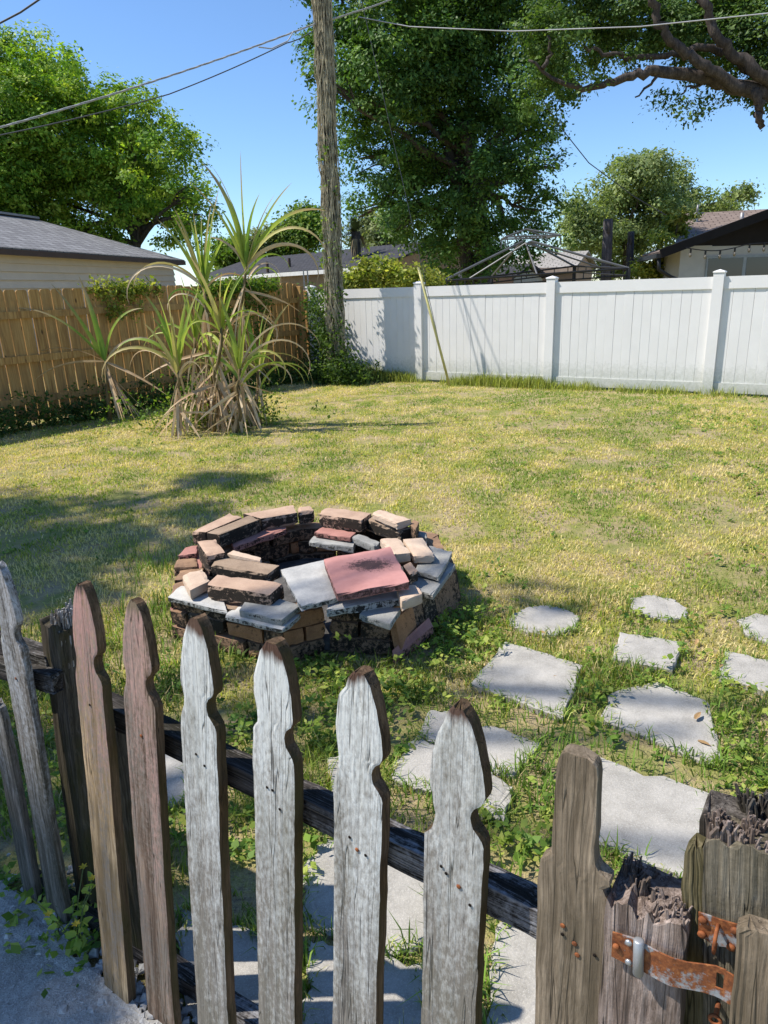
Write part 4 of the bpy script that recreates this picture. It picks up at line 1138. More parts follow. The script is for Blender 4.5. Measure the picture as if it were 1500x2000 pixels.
def blob_points(blobs, n, rng, lo=.45):
    B = np.array([(b[0], b[1], b[2], b[3]) for b in blobs]); w = B[:, 3]**2; w /= w.sum()
    idx = rng.choice(len(B), n, p=w); d = rng.normal(size=(n, 3)); d /= np.linalg.norm(d, axis=1)[:, None]
    r = B[idx, 3]*(lo+(1-lo)*rng.random(n)**.6)
    return B[idx, :3] + d*r[:, None]*np.array([1, 1, .9])

def puff_points(blobs, npuff, n, rng, lo=.55, pr=.36):
    """clump centres on the shells of small puffs that cover the big lobes"""
    B = np.array([(b[0], b[1], b[2], b[3]) for b in blobs]); w = B[:, 3]**1.5; w /= w.sum()
    idx = rng.choice(len(B), npuff, p=w); d = rng.normal(size=(npuff, 3)); d /= np.linalg.norm(d, axis=1)[:, None]
    pc = B[idx, :3] + d*(B[idx, 3]*(lo+(1-lo)*rng.random(npuff)**.5))[:, None]*np.array([1, 1, .9]); r = B[idx, 3]*pr*rng.uniform(.7, 1.35, npuff)
    j = rng.choice(npuff, n, p=r**2/(r**2).sum()); e = rng.normal(size=(n, 3)) + d[j]*.5; e[:, 2] += .35; e /= np.linalg.norm(e, axis=1)[:, None]
    C = pc[j] + e*(r[j]*(.55+.5*rng.random(n)))[:, None]*np.array([1, 1, .75])
    return C, e, j

def px_blobs(lst, Y, thick=1.0, rng=None):
    out = []
    for x, y, r in lst:
        p = At(x, y, Y + (rng.uniform(-1, 1)*thick if rng is not None else 0))
        dep = p.y*math.cos(PITCH)-(p.z-CAM_H)*math.sin(PITCH)
        out.append((p.x, p.y, p.z, r*dep/FPX))
    return out

def wob(a, b, n, amp, rng):
    a, b = Vector(a), Vector(b); pts = []
    for i in range(n+1):
        u = i/n; e = math.sin(math.pi*u)*amp
        pts.append(a.lerp(b, u)+Vector((rng.normal()*e, rng.normal()*e, rng.normal()*e*.6+e*.6)))
    return pts

def tree(name, label, cat, base, fork, blobs, nclump, per, size, spread, cols, seed, bark=BARK, r0=.3, limbs=14, group=None, leafm=None, stems=1, lo=.55, flat=.6, npuff=None, pr=.36):
    rng = np.random.default_rng(seed)
    t = empty(name, base, label, cat, group)
    base, fork = Vector(base), Vector(fork)
    s = MB()
    for q in range(stems):
        o_ = Vector((rng.normal()*r0*.8, rng.normal()*r0*.8, 0))*(q > 0)
        f_ = fork + Vector((rng.normal()*.5, rng.normal()*.5, rng.normal()*.4))*(q > 0)
        pts = wob(base+o_, f_, 6, r0*.35, rng); s.tube(pts, [r0*(1.15-.55*i/6)/(1+.35*(stems > 1)) for i in range(7)], 9)
        if stems > 1: fork_l = f_
    tr = s.build('trunk', bark, t, True)
    C, NN, PJ = puff_points(blobs, npuff or max(12, nclump//9), nclump, rng, lo, pr)
    s = MB()
    ch = rng.choice(len(blobs), min(limbs, len(blobs)), replace=False)
    for j in ch:
        e = Vector(blobs[j][:3]); pts = wob(fork-Vector((0, 0, rng.uniform(0, .25)*(fork.z-base.z))), e, 6, (e-fork).length*.05, rng)
        rr = r0*rng.uniform(.28, .5); s.tube(pts, [rr*(1-.8*i/6) for i in range(7)], 6, False)
        near = C[np.argsort(((C-np.array(e))**2).sum(1))[:10]]
        for c in near[::2]:
            s.tube([pts[4], Vector(pts[4]).lerp(Vector(c), .5)+Vector((0, 0, .1)), Vector(c)], [rr*.28, rr*.18, rr*.06], 4, False)
    s.build('branches', bark, t, True)
    V, T, CC = leaf_soup(C, rng.uniform(.7, 1.3, nclump)*spread, per, size, cols, rng, flat=flat, N=NN)
    tone = rng.uniform(.8, 1.3, PJ.max()+1)[PJ]; CC = CC*np.repeat(tone, per*4)[:, None]      # each puff its own age of leaf
    o = np_mesh('crown', V, T, CC, leafm or LEAF, t)
    return t

GREEN_D = [(.035, .070, .018), (.055, .105, .024), (.085, .145, .034), (.13, .19, .05)]
GREEN_M = [(.055, .115, .018), (.095, .175, .024), (.155, .245, .034), (.25, .31, .055)]
GREEN_Y = [(.13, .18, .03), (.21, .26, .045), (.32, .34, .06), (.42, .40, .10)]
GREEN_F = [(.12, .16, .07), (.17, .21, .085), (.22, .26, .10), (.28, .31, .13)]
rg = np.random.default_rng(5)

# tree behind the left house
bl = px_blobs([(50, 130, 62), (120, 165, 62), (180, 215, 66), (245, 235, 50), (275, 215, 42), (300, 270, 50), (340, 300, 50), (372, 360, 42), (388, 420, 36), (400, 465, 28), (355, 420, 46), (20, 230, 90), (110, 290, 100), (210, 320, 84), (290, 350, 62), (60, 390, 100), (170, 410, 74), (320, 440, 40), (-60, 180, 90), (-90, 330, 130), (240, 420, 36), (-20, 440, 80), (130, 455, 60), (300, 330, 60), (265, 300, 60), (335, 375, 52), (230, 370, 60), (300, 400, 44), (20, 110, 50), (90, 120, 50)], 29, 2.2, rg)
b0 = At(238, 560, 29); b0.z = 0
tree('broadleaf_tree', 'round sunlit yellow-green tree rising behind the grey hip roof', 'tree', b0, At(266, 440, 29), bl, 5600, 42, .12, .19, [(c[0]*1.6, c[1]*1.55, c[2]*1.3) for c in GREEN_M], 21, r0=.27, limbs=18, group='trees beyond the fences', npuff=620, pr=.44)
# dense dark tree behind the white fence
bl = px_blobs([(640, 50, 45), (628, 150, 36), (628, 205, 30), (680, 110, 66), (720, 200, 80), (790, 90, 110), (880, 160, 110), (980, 80, 120), (1040, 160, 78), (700, 310, 46), (770, 290, 84), (880, 290, 100), (985, 260, 80), (1040, 250, 46), (740, 390, 52), (800, 400, 66), (880, 410, 80), (970, 380, 80), (1050, 340, 54), (1092, 330, 28), (1060, 410, 50), (1000, 460, 62), (905, 490, 66), (840, 480, 40), (770, 455, 28), (700, 425, 26), (950, 530, 46), (1085, 460, 26), (880, -40, 130), (740, -30, 110), (640, -60, 70), (1040, -30, 110)], 22.5, 1.8, rg)
b0 = At(935, 560, 22.5); b0.z = 0
tree('broadleaf_tree', 'large dense dark green tree rising above the white fence and gazebo frame', 'tree', b0, At(930, 300, 22.5), bl, 4200, 44, .10, .17, [(c[0]*1.25, c[1]*1.35, c[2]*1.2) for c in GREEN_D], 22, r0=.34, limbs=22, group='trees beyond the fences', leafm=LEAF_GLOSS, stems=3, lo=.5, npuff=420, pr=.42)
# hazy tree to the right of it
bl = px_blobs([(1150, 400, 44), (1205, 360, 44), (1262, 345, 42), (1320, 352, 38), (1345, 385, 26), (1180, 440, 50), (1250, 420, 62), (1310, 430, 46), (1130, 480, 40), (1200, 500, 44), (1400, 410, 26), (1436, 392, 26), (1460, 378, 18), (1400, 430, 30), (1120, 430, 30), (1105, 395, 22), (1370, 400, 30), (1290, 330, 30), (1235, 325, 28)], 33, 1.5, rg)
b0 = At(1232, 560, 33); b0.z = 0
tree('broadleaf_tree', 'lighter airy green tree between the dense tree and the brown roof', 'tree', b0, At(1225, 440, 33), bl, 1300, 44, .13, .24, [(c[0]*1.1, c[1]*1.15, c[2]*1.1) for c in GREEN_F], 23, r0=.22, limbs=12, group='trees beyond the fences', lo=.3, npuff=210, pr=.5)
# farther trees behind the charcoal roof, one by one
for k, (x, y, r, lab) in enumerate([(530, 470, 38, 'distant light green tree directly behind the sugar cane tops'), (590, 445, 40, 'distant green tree just left of the vine-covered pole'), (740, 440, 40, 'distant green tree in the gap below the dense tree'), (455, 500, 30, 'small distant tree at the end of the grey hip roof')]):
    bl = px_blobs([(x, y, r), (x-r*.7, y+r*.5, r*.75), (x+r*.7, y+r*.4, r*.8), (x+r*.2, y-r*.35, r*.6), (x, y+r, r*.8)], 46, 1.0, rg)
    b0 = At(x, 560, 46); b0.z = 0
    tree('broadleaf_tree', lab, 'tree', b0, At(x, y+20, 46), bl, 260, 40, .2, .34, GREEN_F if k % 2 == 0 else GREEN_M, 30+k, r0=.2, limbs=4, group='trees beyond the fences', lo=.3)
# yellow-green bush tree beside the right-hand house, shrub behind the fence corner
bl = px_blobs([(1312, 452, 26), (1300, 480, 22), (1335, 424, 18), (1268, 515, 26), (1250, 530, 24), (1310, 520, 26), (1330, 540, 26)], 20.6, .4, rg)
b0 = At(1285, 560, 20.6); b0.z = 0
tree('shrub', 'bright yellow-green shrub beside the gutter of the gabled house', 'shrub', b0, At(1290, 520, 20.6), bl, 420, 26, .09, .11, GREEN_Y, 41, r0=.05, limbs=6, lo=.2)
bl = px_blobs([(690, 545, 22), (720, 530, 26), (745, 545, 30), (775, 545, 26), (800, 540, 24), (835, 520, 20), (760, 515, 16), (840, 550, 20), (700, 565, 25), (800, 565, 30)], 15.2, .3, rg)
b0 = At(760, 575, 15.2); b0.z = 0
tree('shrub', 'sprawling yellow-green shrub behind the white fence next to the pole', 'shrub', b0, At(760, 560, 15.2), bl, 300, 26, .075, .12, GREEN_Y, 42, r0=.04, limbs=8, lo=.2)

# cabbage palm behind the pole
pb = At(697, 560, 33); pb.z = 0
palm = empty('cabbage_palm', pb, 'shaggy palm with brown hanging fronds behind the vine-covered pole', 'palm')
pt_ = At(695, 452, 33)
MB().tube([pb, pb.lerp(pt_, .5), pt_], [.24, .2, .2], 10).build('trunk', BARK, palm, True)
def blade_strip(p0, az, L, el, droop, w, seg=8, fold=.25, taper=.12, twist=0.0, roll=0.0):
    """an arching strap leaf: returns vertices and faces"""
    d = Vector((math.cos(az), math.sin(az), 0)); side = Vector((-d.y, d.x, 0))
    p = Vector(p0); vs = []; ds = L/seg; a = el
    for i in range(seg+1):
        u = i/seg
        ww = w*(min(1, .35+u*4)*(1-u)**.6 if taper else 1-u)
        ww = max(ww, .0006)
        tang = d*math.cos(a)+Vector((0, 0, math.sin(a))); nr = -d*math.sin(a)+Vector((0, 0, math.cos(a)))
        q_ = roll+twist*u; sd = side*math.cos(q_)+nr*math.sin(q_); nn = nr*math.cos(q_)-side*math.sin(q_)
        vs += [p-sd*ww*.5, p-nn*ww*fold, p+sd*ww*.5]
        p = p + tang*ds; a -= droop*(.4+1.2*u)/seg
    fs = []
    for i in range(seg):
        fs += [(i*3, i*3+1, i*3+4, i*3+3), (i*3+1, i*3+2, i*3+5, i*3+4)]
    return vs, fs
PALMG = simple('palm_green', (.10, .13, .04), .5); PALMB = simple('palm_brown', (.32, .25, .14), .9)
for k in range(34):
    s = MB(); az = R.uniform(0, 6.28); dead = k % 2
    el = R.uniform(-1.3, -.5) if dead else R.uniform(-.2, 1.2)
    for q in range(7):
        s.add(*blade_strip(pt_, az+(q-3)*.12, R.uniform(.8, 1.4), el+R.uniform(-.1, .1), 1.2, .07, 5, .1, 0))
    s.build('frond', PALMB if dead else PALMG, palm)

# spreading oak at the upper right; its trunk stands outside the picture
OY = 14.0
ob = Vector((11.2, 13.2, 0))
oak = empty('spreading_oak', ob, 'big spreading oak limb reaching in over the white fence from the side', 'tree', 'trees beyond the fences')
fork_ = At(1800, 210, 13.6)
MB().tube([ob, ob+Vector((-.1, .1, 1.4)), Vector((ob.x-.3, ob.y+.2, fork_.z-.4)), fork_], [.62, .5, .42, .34], 12).build('trunk', OAKBARK, oak, True)
s = MB()
def limb(pxs, r0, r1, Ys=None):
    n = len(pxs); pts = [At(x, y, OY+(Ys[i] if Ys else 0)) for i, (x, y) in enumerate(pxs)]
    fine = []
    for i in range(n-1):
        for k in range(4): fine.append(pts[i].lerp(pts[i+1], k/4)+Vector((R.gauss(0, .02), R.gauss(0, .03), R.gauss(0, .02))))
    fine.append(pts[-1]); m_ = len(fine)
    s.tube(fine, [r0+(r1-r0)*i/(m_-1) for i in range(m_)], 9)
limb([(1800, 210), (1620, 200), (1500, 182), (1440, 168), (1390, 156), (1330, 146), (1280, 140), (1235, 150), (1190, 162), (1140, 172), (1090, 158), (1032, 118)], .17, .02)
limb([(1450, 170), (1410, 150), (1370, 122), (1335, 105), (1310, 80), (1288, 45), (1275, 5), (1262, -50)], .095, .06, [-.25]*8)
limb([(1520, 170), (1470, 130), (1430, 105), (1400, 70), (1380, 20), (1350, -40)], .11, .06, [-.15]*6)
limb([(1470, 140), (1420, 100), (1360, 96), (1300, 108), (1240, 116), (1180, 104), (1140, 90)], .075, .025, [.1]*7)
limb([(1475, 172), (1484, 205), (1480, 230), (1490, 250)], .09, .05, [-.1]*4)
limb([(1290, 145), (1262, 172), (1240, 190)], .03, .012)
limb([(1390, 158), (1350, 170), (1330, 185)], .03, .012)
limb([(1060, 135), (1075, 110), (1070, 70)], .04, .02)
s.build('limbs', OAKBARK, oak, True)
bl = px_blobs([(1060, 40, 50), (1090, 110, 40), (1060, 175, 22), (1130, 60, 60), (1200, 40, 64), (1290, 20, 60), (1370, 30, 60), (1450, 30, 70), (1500, 80, 50), (1130, 150, 34), (1120, 205, 22), (1165, 200, 26), (1180, 140, 30), (1210, 180, 22), (1240, 80, 30), (1340, 180, 24), (1370, 195, 24), (1405, 190, 22), (1440, 195, 18), (1320, 195, 18), (1410, 110, 34), (1470, 120, 40), (1480, 200, 16), (1350, 70, 34), (1250, -30, 80), (1420, -40, 90), (1560, 60, 90), (1120, -20, 70), (1600, 180, 60)], OY, .9, rg)
bl = [(x_, y_+.7, z_, r_) for x_, y_, z_, r_ in bl]
C, NN, PJ = puff_points(bl, 260, 1900, rg, .35, .48)
V, T, CC = leaf_soup(C, rg.uniform(.6, 1.3, 1900)*.12, 42, .062, [(c[0]*1.2, c[1]*1.2, c[2]*1.2) for c in GREEN_D], rg, flat=.6, N=NN)
np_mesh('crown', V, T, CC, LEAF_GLOSS, oak)

# tall shade tree out of frame on the left: it throws the dappled shade on the lawn and stones
def shade_blob(gx_, gy_, r, z): q = Vector((gx_, gy_, 0)) + SUN*(z/SUN.z); return (q.x, q.y, q.z, r)
sb = [shade_blob(*a) for a in [(-2.5, 4.5, .62, 9.4), (-1.75, 4.35, .5, 9), (-3.2, 4.9, .6, 9), (-1.35, 5.7, .26, 9.6), (-1.75, 5.55, .24, 9.2), (-2.2, 5.3, .3, 10), (-1.9, 3.6, .5, 8.6), (-2.6, 3.5, .6, 8.2), (-1.3, 3.9, .3, 9), (-1.25, 4.7, .40, 9.4), (-1.15, 4.25, .3, 9.2), (-1.6, 5.0, .42, 9.6), (-1.35, 5.75, .3, 9.8), (-1.0, 5.95, .2, 9.8), (-2.0, 4.0, .5, 9.2), (-1.5, 5.1, .3, 9.8), (-2.9, 5.4, .3, 9.4), (-2.2, 2.6, .6, 8.5), (-1.6, 2.3, .4, 9), (-2.9, 2.2, .8, 8), (-1.4, 1.5, .38, 8.5), (-2.2, 1.3, .7, 8), (-1.5, .7, .5, 8.4), (-1.1, .55, .35, 9), (-.75, .4, .3, 9),
     (.85, 1.55, .09, 10.5), (1.02, 1.52, .08, 10.8), (.55, 2.5, .11, 10.5), (.95, 2.35, .13, 10.6), (1.05, 2.1, .10, 10.9), (.85, 3.25, .14, 10.4), (1.2, 2.9, .12, 10.8), (.3, 2.2, .11, 10.6), (-.2, 1.9, .14, 10.2), (-.5, 2.2, .14, 9.6), (1.5, 2.2, .12, 10.4), (.2, 1.6, .09, 10.4),
     (-.95, 1.2, .34, 9.2), (-.7, .95, .26, 9.4), (-1.1, 1.65, .34, 9), (-.6, 1.35, .16, 9.6), (-3.6, 3.2, 1.0, 8), (-3.6, 1.6, 1.1, 8), (-4.2, 4.0, 1.0, 9), (-2.6, .2, .9, 9), (-3.8, 2.4, 1.2, 10)]]
tree('broadleaf_tree', 'tall tree beyond the left edge whose shade falls on the lawn and stones', 'tree', (-11.0, 2.8, 0), (-9.8, 3.0, 6.2), sb, 1250, 40, .12, .14, GREEN_M, 51, r0=.32, limbs=20, lo=.1, npuff=340)

# ------------------------------------------------------------------ sugar cane
CG = Mat('cane_leaf_green', .45, .4); v = CG.coord('Object'); f = CG.noise(v, 5, 3)
oi = CG.n('ObjectInfo')
def cane_leaf_mat(name, a, b, tr, tips=True):
    m = Mat(name, .5, .35); v = m.coord('Object', (1, 1, 1)); f = m.noise(v, 7, 4, .6); oi = m.n('ObjectInfo')
    k = m.math('ADD', m.math('MULTIPLY', f, .6), m.math('MULTIPLY', oi.outputs['Random'], .5))
    c = m.ramp(k, [(.3, a), (.75, b)])
    if tips:                                             # tips dried brown
        ln = m.n('VectorMath', operation='LENGTH'); m.t.links.new(m.tc.outputs['Object'], ln.inputs[0])
        c = m.mix(m.ramp(m.math('ADD', ln.outputs['Value'], m.math('MULTIPLY', m.math('SUBTRACT', f, .5), .7)), [(.52, 0.0), (.9, .9)]), c, (.46, .33, .17))
    m.color(c)
    t = m.n('BsdfTranslucent'); m.t.links.new(c, t.inputs['Color']); mx = m.n('MixShader'); mx.inputs[0].default_value = tr
    m.t.links.new(m.b.outputs[0], mx.inputs[1]); m.t.links.new(t.outputs[0], mx.inputs[2]); m.t.links.new(mx.outputs[0], m.t.nodes['Material Output'].inputs['Surface'])
    return m.m
CANE_G = cane_leaf_mat('cane_leaf_green', (.22, .36, .045), (.52, .58, .09), .45)
CANE_Y = cane_leaf_mat('cane_leaf_yellowing', (.42, .40, .09), (.60, .48, .19), .35)
CANE_D = cane_leaf_mat('cane_leaf_dry', (.44, .29, .15), (.70, .55, .36), .2)
STALK = weathered('cane_stalk', (.17, .12, .05), (.42, .33, .16), bump=.3)

def add_leaf(parent, name, p0, az, L, el, droop, w, mat, seg=10, twist=0.0, fold=.22):
    rl_ = R.choice((-1, 1))*R.uniform(.5, 1.25)
    vs, fs = blade_strip(p0, az, L, el, droop, w*1.5, seg, fold, 1, twist, rl_)
    me = MB().add([Vector(q)-Vector(p0) for q in vs], fs).mesh(name, mat, None, True)
    return put(name, me, parent, Matrix.Translation(Vector(p0)))

def to_az(dx, dy=0.0): return math.atan2(dy, dx)
cb_ = G(425, 838); cb_.z = 0
cane = empty('sugar_cane_clump', cb_, 'tall sugar cane clump with green arching leaves and dry brown skirts', 'sugar cane')
CY = cb_.y
# heads: px of the whorl, base px offset, distance offset
heads = [(481, 520, 455, 0.0), (398, 562, 410, .15), (346, 722, 365, -.35), (432, 640, 425, -.2), (468, 720, 470, -.3), (425, 730, 430, .25), (505, 720, 490, .2), (380, 660, 385, .35)]
rc = random.Random(17)
for hi, (hx, hy, bx, dy) in enumerate(heads):
    top = At(hx, hy, CY+dy); base = G(bx, 838); base = Vector((base.x, CY+dy, 0))
    pts = wob(base, top, 6, .03, rg)
    MB().tube(pts, [.022-.006*i/6 for i in range(7)], 7).build('stalk', STALK, cane, True)
    # rolled spear and green leaves
    n_g = {0: 5, 1: 8, 2: 9, 3: 6, 4: 6, 5: 6, 6: 5, 7: 5}[hi]
    for k in range(n_g):
        az = rc.uniform(0, 6.28); L = rc.uniform(.7, 1.15) if hi < 2 else rc.uniform(.55, .95)
        add_leaf(cane, 'leaf', top-Vector((0, 0, rc.uniform(-.02, .08))), az, L, rc.uniform(1.22, 1.52), rc.uniform(.1, .95), rc.uniform(.034, .052), CANE_G if rc.random() < .75 else CANE_Y, 10, rc.uniform(-.5, .5))
    # ageing leaves that arch right over
    for k in range(3 if hi < 2 else 4):
        az = rc.choice([0, math.pi])+rc.uniform(-.9, .9)
        add_leaf(cane, 'leaf', top-Vector((0, 0, rc.uniform(.02, .25))), az, rc.uniform(.6, 1.0), rc.uniform(.85, 1.2), rc.uniform(2.6, 3.9), rc.uniform(.018, .03), rc.choice([CANE_Y, CANE_G, CANE_D]), 14, rc.uniform(-.8, .8))
    # dry skirt
    Ltop = (top-base).length
    for k in range(26 if hi < 2 else 18):
        u = rc.uniform(.12, .93); p = base.lerp(top, u); az = rc.uniform(0, 6.28)
        add_leaf(cane, 'dry_leaf', p, az, min(rc.uniform(.4, .95), p.z*1.15+.15), rc.choice([rc.uniform(-1.5, -1.0), rc.uniform(-1.5, -1.0), rc.uniform(-1.0, .1)]), rc.uniform(.1, .9), rc.uniform(.018, .038), CANE_D, 8, rc.uniform(-1.6, 1.6))
# the leaves that give the clump its outline
T0 = At(481, 520, CY)
for az, L, el, dr, w, mt in [(to_az(.1, .2), 1.15, 1.55, .12, .045, CANE_G), (to_az(1, -.1), 1.0, 1.15, .55, .04, CANE_G), (to_az(1, .2), 1.15, 1.05, 1.5, .05, CANE_G), (to_az(1, -.3), 1.15, .95, 2.4, .04, CANE_Y), (to_az(1, 0), 1.1, .75, 3.0, .036, CANE_D), (to_az(-1, .1), .62, 1.35, .4, .05, CANE_G), (to_az(-1, -.2), .5, 1.1, 1.2, .04, CANE_D), (to_az(-.4, .3), .7, 1.45, .3, .05, CANE_Y)]:
    add_leaf(cane, 'leaf', T0, az, L, el, dr, w, mt, 14)
T1 = At(398, 562, CY+.1)
for az, L, el, dr, w, mt in [(to_az(-.2, .1), .72, 1.5, .15, .06, CANE_G), (to_az(-1, .1), .85, 1.2, .5, .045, CANE_G), (to_az(.1, 0), .75, 1.53, .1, .055, CANE_G), (to_az(1, .1), .6, 1.2, .4, .05, CANE_G), (to_az(-1, 0), 1.0, .9, 2.6, .03, CANE_Y), (to_az(-1, -.3), 1.15, .8, 3.0, .03, CANE_D)]:
    add_leaf(cane, 'leaf', T1, az, L, el, dr, w, mt, 14)
T2 = At(350, 715, CY-.3)
for az, L, el, dr, w, mt in [(to_az(-1, .1), 1.0, 1.0, 2.9, .04, CANE_G), (to_az(-1, -.2), 1.1, .75, 2.8, .036, CANE_Y), (to_az(-.3, 0), .8, 1.4, .5, .05, CANE_G), (to_az(.3, .1), .85, 1.35, .4, .05, CANE_G)]:
    add_leaf(cane, 'leaf', T2, az, L, el, dr, w, mt, 14)
T4 = At(470, 720, CY-.25)
for az, L, el, dr, w, mt in [(to_az(1, .1), 1.15, .95, 3.4, .026, CANE_D), (to_az(1, -.1), 1.05, .6, 2.6, .028, CANE_Y), (to_az(1, -.4), .9, .9, 3.8, .024, CANE_Y), (to_az(1, .2), 1.25, 1.15, 2.9, .022, CANE_D)]:
    add_leaf(cane, 'leaf', T4, az, L, el, dr, w, mt, 14)
for k in range(48):                                     # straw splayed round the foot
    az = rc.uniform(0, 6.28); p = cb_+Vector((rc.gauss(0, .22), rc.gauss(0, .10), rc.uniform(.25, .7)))
    add_leaf(cane, 'dry_leaf', p, az, p.z*rc.uniform(1.0, 1.35), rc.uniform(-1.4, -.9), .25, rc.uniform(.02, .045), CANE_D, 6, rc.uniform(-1, 1))

sb_ = At(212, 800, 9.1); sb_.z = 0
s2 = empty('sugar_cane_clump', sb_, 'single young sugar cane by the board fence with a few green blades', 'sugar cane')
t2 = At(206, 706, sb_.y)
MB().tube([sb_, sb_.lerp(t2, .5), t2], [.028, .024, .018], 7).build('stalk', STALK, s2, True)
for az, L, el, dr, w, mt in [(to_az(-.25, .1), 1.05, 1.45, .25, .06, CANE_G), (to_az(.5, -.1), .95, 1.35, 1.6, .05, CANE_G), (to_az(-.9, .1), 1.1, 1.15, .3, .04, CANE_G), (to_az(-1, -.1), 1.35, 1.0, 1.3, .03, CANE_G), (to_az(-1, .1), 1.2, .5, 1.6, .024, CANE_D), (to_az(-1, -.2), .9, .1, .9, .03, CANE_D), (to_az(1, 0), 1.0, .9, 2.6, .024, CANE_D), (to_az(1, -.2), .9, -.4, .3, .03, CANE_D)]:
    add_leaf(s2, 'leaf', t2, az, L, el, dr, w, mt, 14)
for k in range(16):
    az = rc.uniform(-1.0, 1.2); add_leaf(s2, 'dry_leaf', t2-Vector((0, 0, rc.uniform(0, .3))), az, rc.uniform(.5, .95), rc.uniform(-1.4, -.75), .2, rc.uniform(.02, .04), CANE_D, 7, rc.uniform(-1, 1))

# ------------------------------------------------------------------ climbers and undergrowth
def ivy(name, label, cat, pts, per, size, spread, cols, seed, kind='stuff', flat=1.0, parent=None):
    rng = np.random.default_rng(seed)
    V, T, CC = leaf_soup(np.array(pts), spread, per, size, cols, rng, flat=flat, upbias=.2)
    o = np_mesh(name, V, T, CC, LEAF, parent)
    return tag(o, label, cat, None, kind)
rp_ = random.Random(23)
pts = []
for k in range(120):                                    # ivy on the pole foot
    t = rp_.random()**1.6*.34; a = rp_.uniform(0, 6.28); p = PB+pd*t; r_ = .17+.16*max(0, .12-t)/.12*rp_.random(); pts.append((p.x+math.cos(a)*r_, p.y+math.sin(a)*r_, p.z+.05))
tag(np_mesh('ivy_leaves', *leaf_soup(np.array(pts), .05, 12, .05, GREEN_M, np.random.default_rng(71), flat=1.2), LEAF, up_), kind='stuff')
pts = []
for k in range(150):
    p = FB.lerp(PB, .25+.75*rp_.random())+Vector((rp_.gauss(0, .08), -rp_.random()*.22, 0)); h_ = rp_.random()**.8*(1.5 if p.x < -.95 else .9); pts.append((p.x, p.y-.05, h_))
for k in range(80):
    p = PB+Vector((rp_.gauss(.05, .22), rp_.uniform(-.5, .1), 0)); pts.append((p.x, p.y, abs(rp_.gauss(0, .22))))
ivy('ivy', 'dark ivy thicket filling the corner between board fence and pole', 'ivy', pts, 26, .055, .09, GREEN_D, 72)
pts = [tuple(FA+FD*(t_)+Vector((0, 0, 1.60+rp_.gauss(0, .035)))-FN*rp_.uniform(-.05, .08)) for t_ in [rp_.gauss(1.75, .3) for _ in range(56)]]
pts += [tuple(FA+FD*rp_.gauss(1.5, .15)+Vector((0, 0, rp_.uniform(1.2, 1.6)))+FN*.05) for _ in range(16)]
ivy('ivy', 'bright vine spilling over the board fence top behind the single cane', 'ivy', pts, 26, .05, .05, GREEN_Y, 73)
pts = [tuple(FA+FD*rp_.uniform(3.0, 4.75)+Vector((0, 0, 1.58+rp_.gauss(0, .06)))-FN*rp_.uniform(-.08, .08)) for _ in range(110)]
pts += [tuple(FA+FD*rp_.uniform(3.0, 4.5)+Vector((0, 0, rp_.uniform(.6, 1.55)))+FN*.06) for _ in range(60)]
ivy('ivy', 'green vine hanging over the board fence between sugar cane and pole', 'ivy', pts, 26, .05, .06, GREEN_M, 74)
pts = [tuple(FA+FD*rp_.uniform(-1.8, 5.3)+FN*(.1+abs(rp_.gauss(0, .22)))+Vector((0, 0, abs(rp_.gauss(0, .15))))) for _ in range(620)]
ivy('undergrowth', 'dark leafy undergrowth along the foot of the board fence', 'undergrowth', pts, 22, .045, .07, GREEN_D, 75, flat=.6)
pts = [(cb_.x+rp_.gauss(-.1, .45), cb_.y+rp_.gauss(.25, .2), abs(rp_.gauss(0, .22))) for _ in range(140)]
ivy('undergrowth', 'bright weeds growing round the foot of the sugar cane clump', 'weeds', pts, 22, .04, .07, GREEN_M, 76)
q_ = At(690, 735, 11.9)
pts = [(q_.x+rp_.gauss(0, .14), q_.y+rp_.gauss(0, .12), abs(rp_.gauss(.12, .12))) for _ in range(50)]
ivy('shrub', 'small dark bush at the foot of the pole against the white fence', 'shrub', pts, 26, .05, .06, GREEN_D, 77, kind=None)

# ------------------------------------------------------------------ grass
def blades(P, L, W, lean, C, rng, tri=3):
    n = len(P); az = rng.uniform(0, 2*np.pi, n); fc = az+np.pi/2+rng.normal(size=n)*.5
    d = np.stack([np.cos(az), np.sin(az), np.zeros(n)], 1); s = np.stack([np.cos(fc), np.sin(fc), np.zeros(n)], 1)
    up = np.array([0, 0, 1.0]); L = L[:, None]; W = W[:, None]; k = lean[:, None]
    tip = P + d*L*k + up*L*np.sqrt(np.clip(1-k*k*.9, .05, 1)); mid = P + d*L*k*.32 + up*L*.55
    if tri == 1:
        V = np.stack([P-s*W, P+s*W, tip], 1).reshape(-1, 3); i = np.arange(n)*3
        return V, np.stack([i, i+1, i+2], 1), np.repeat(C, 3, 0)
    V = np.stack([P-s*W, P+s*W, mid+s*W*.75, mid-s*W*.75, tip], 1).reshape(-1, 3); i = np.arange(n)*5
    T = np.concatenate([np.stack([i, i+1, i+2], 1), np.stack([i, i+2, i+3], 1), np.stack([i+3, i+2, i+4], 1)])
    return V, T, np.repeat(C, 5, 0)

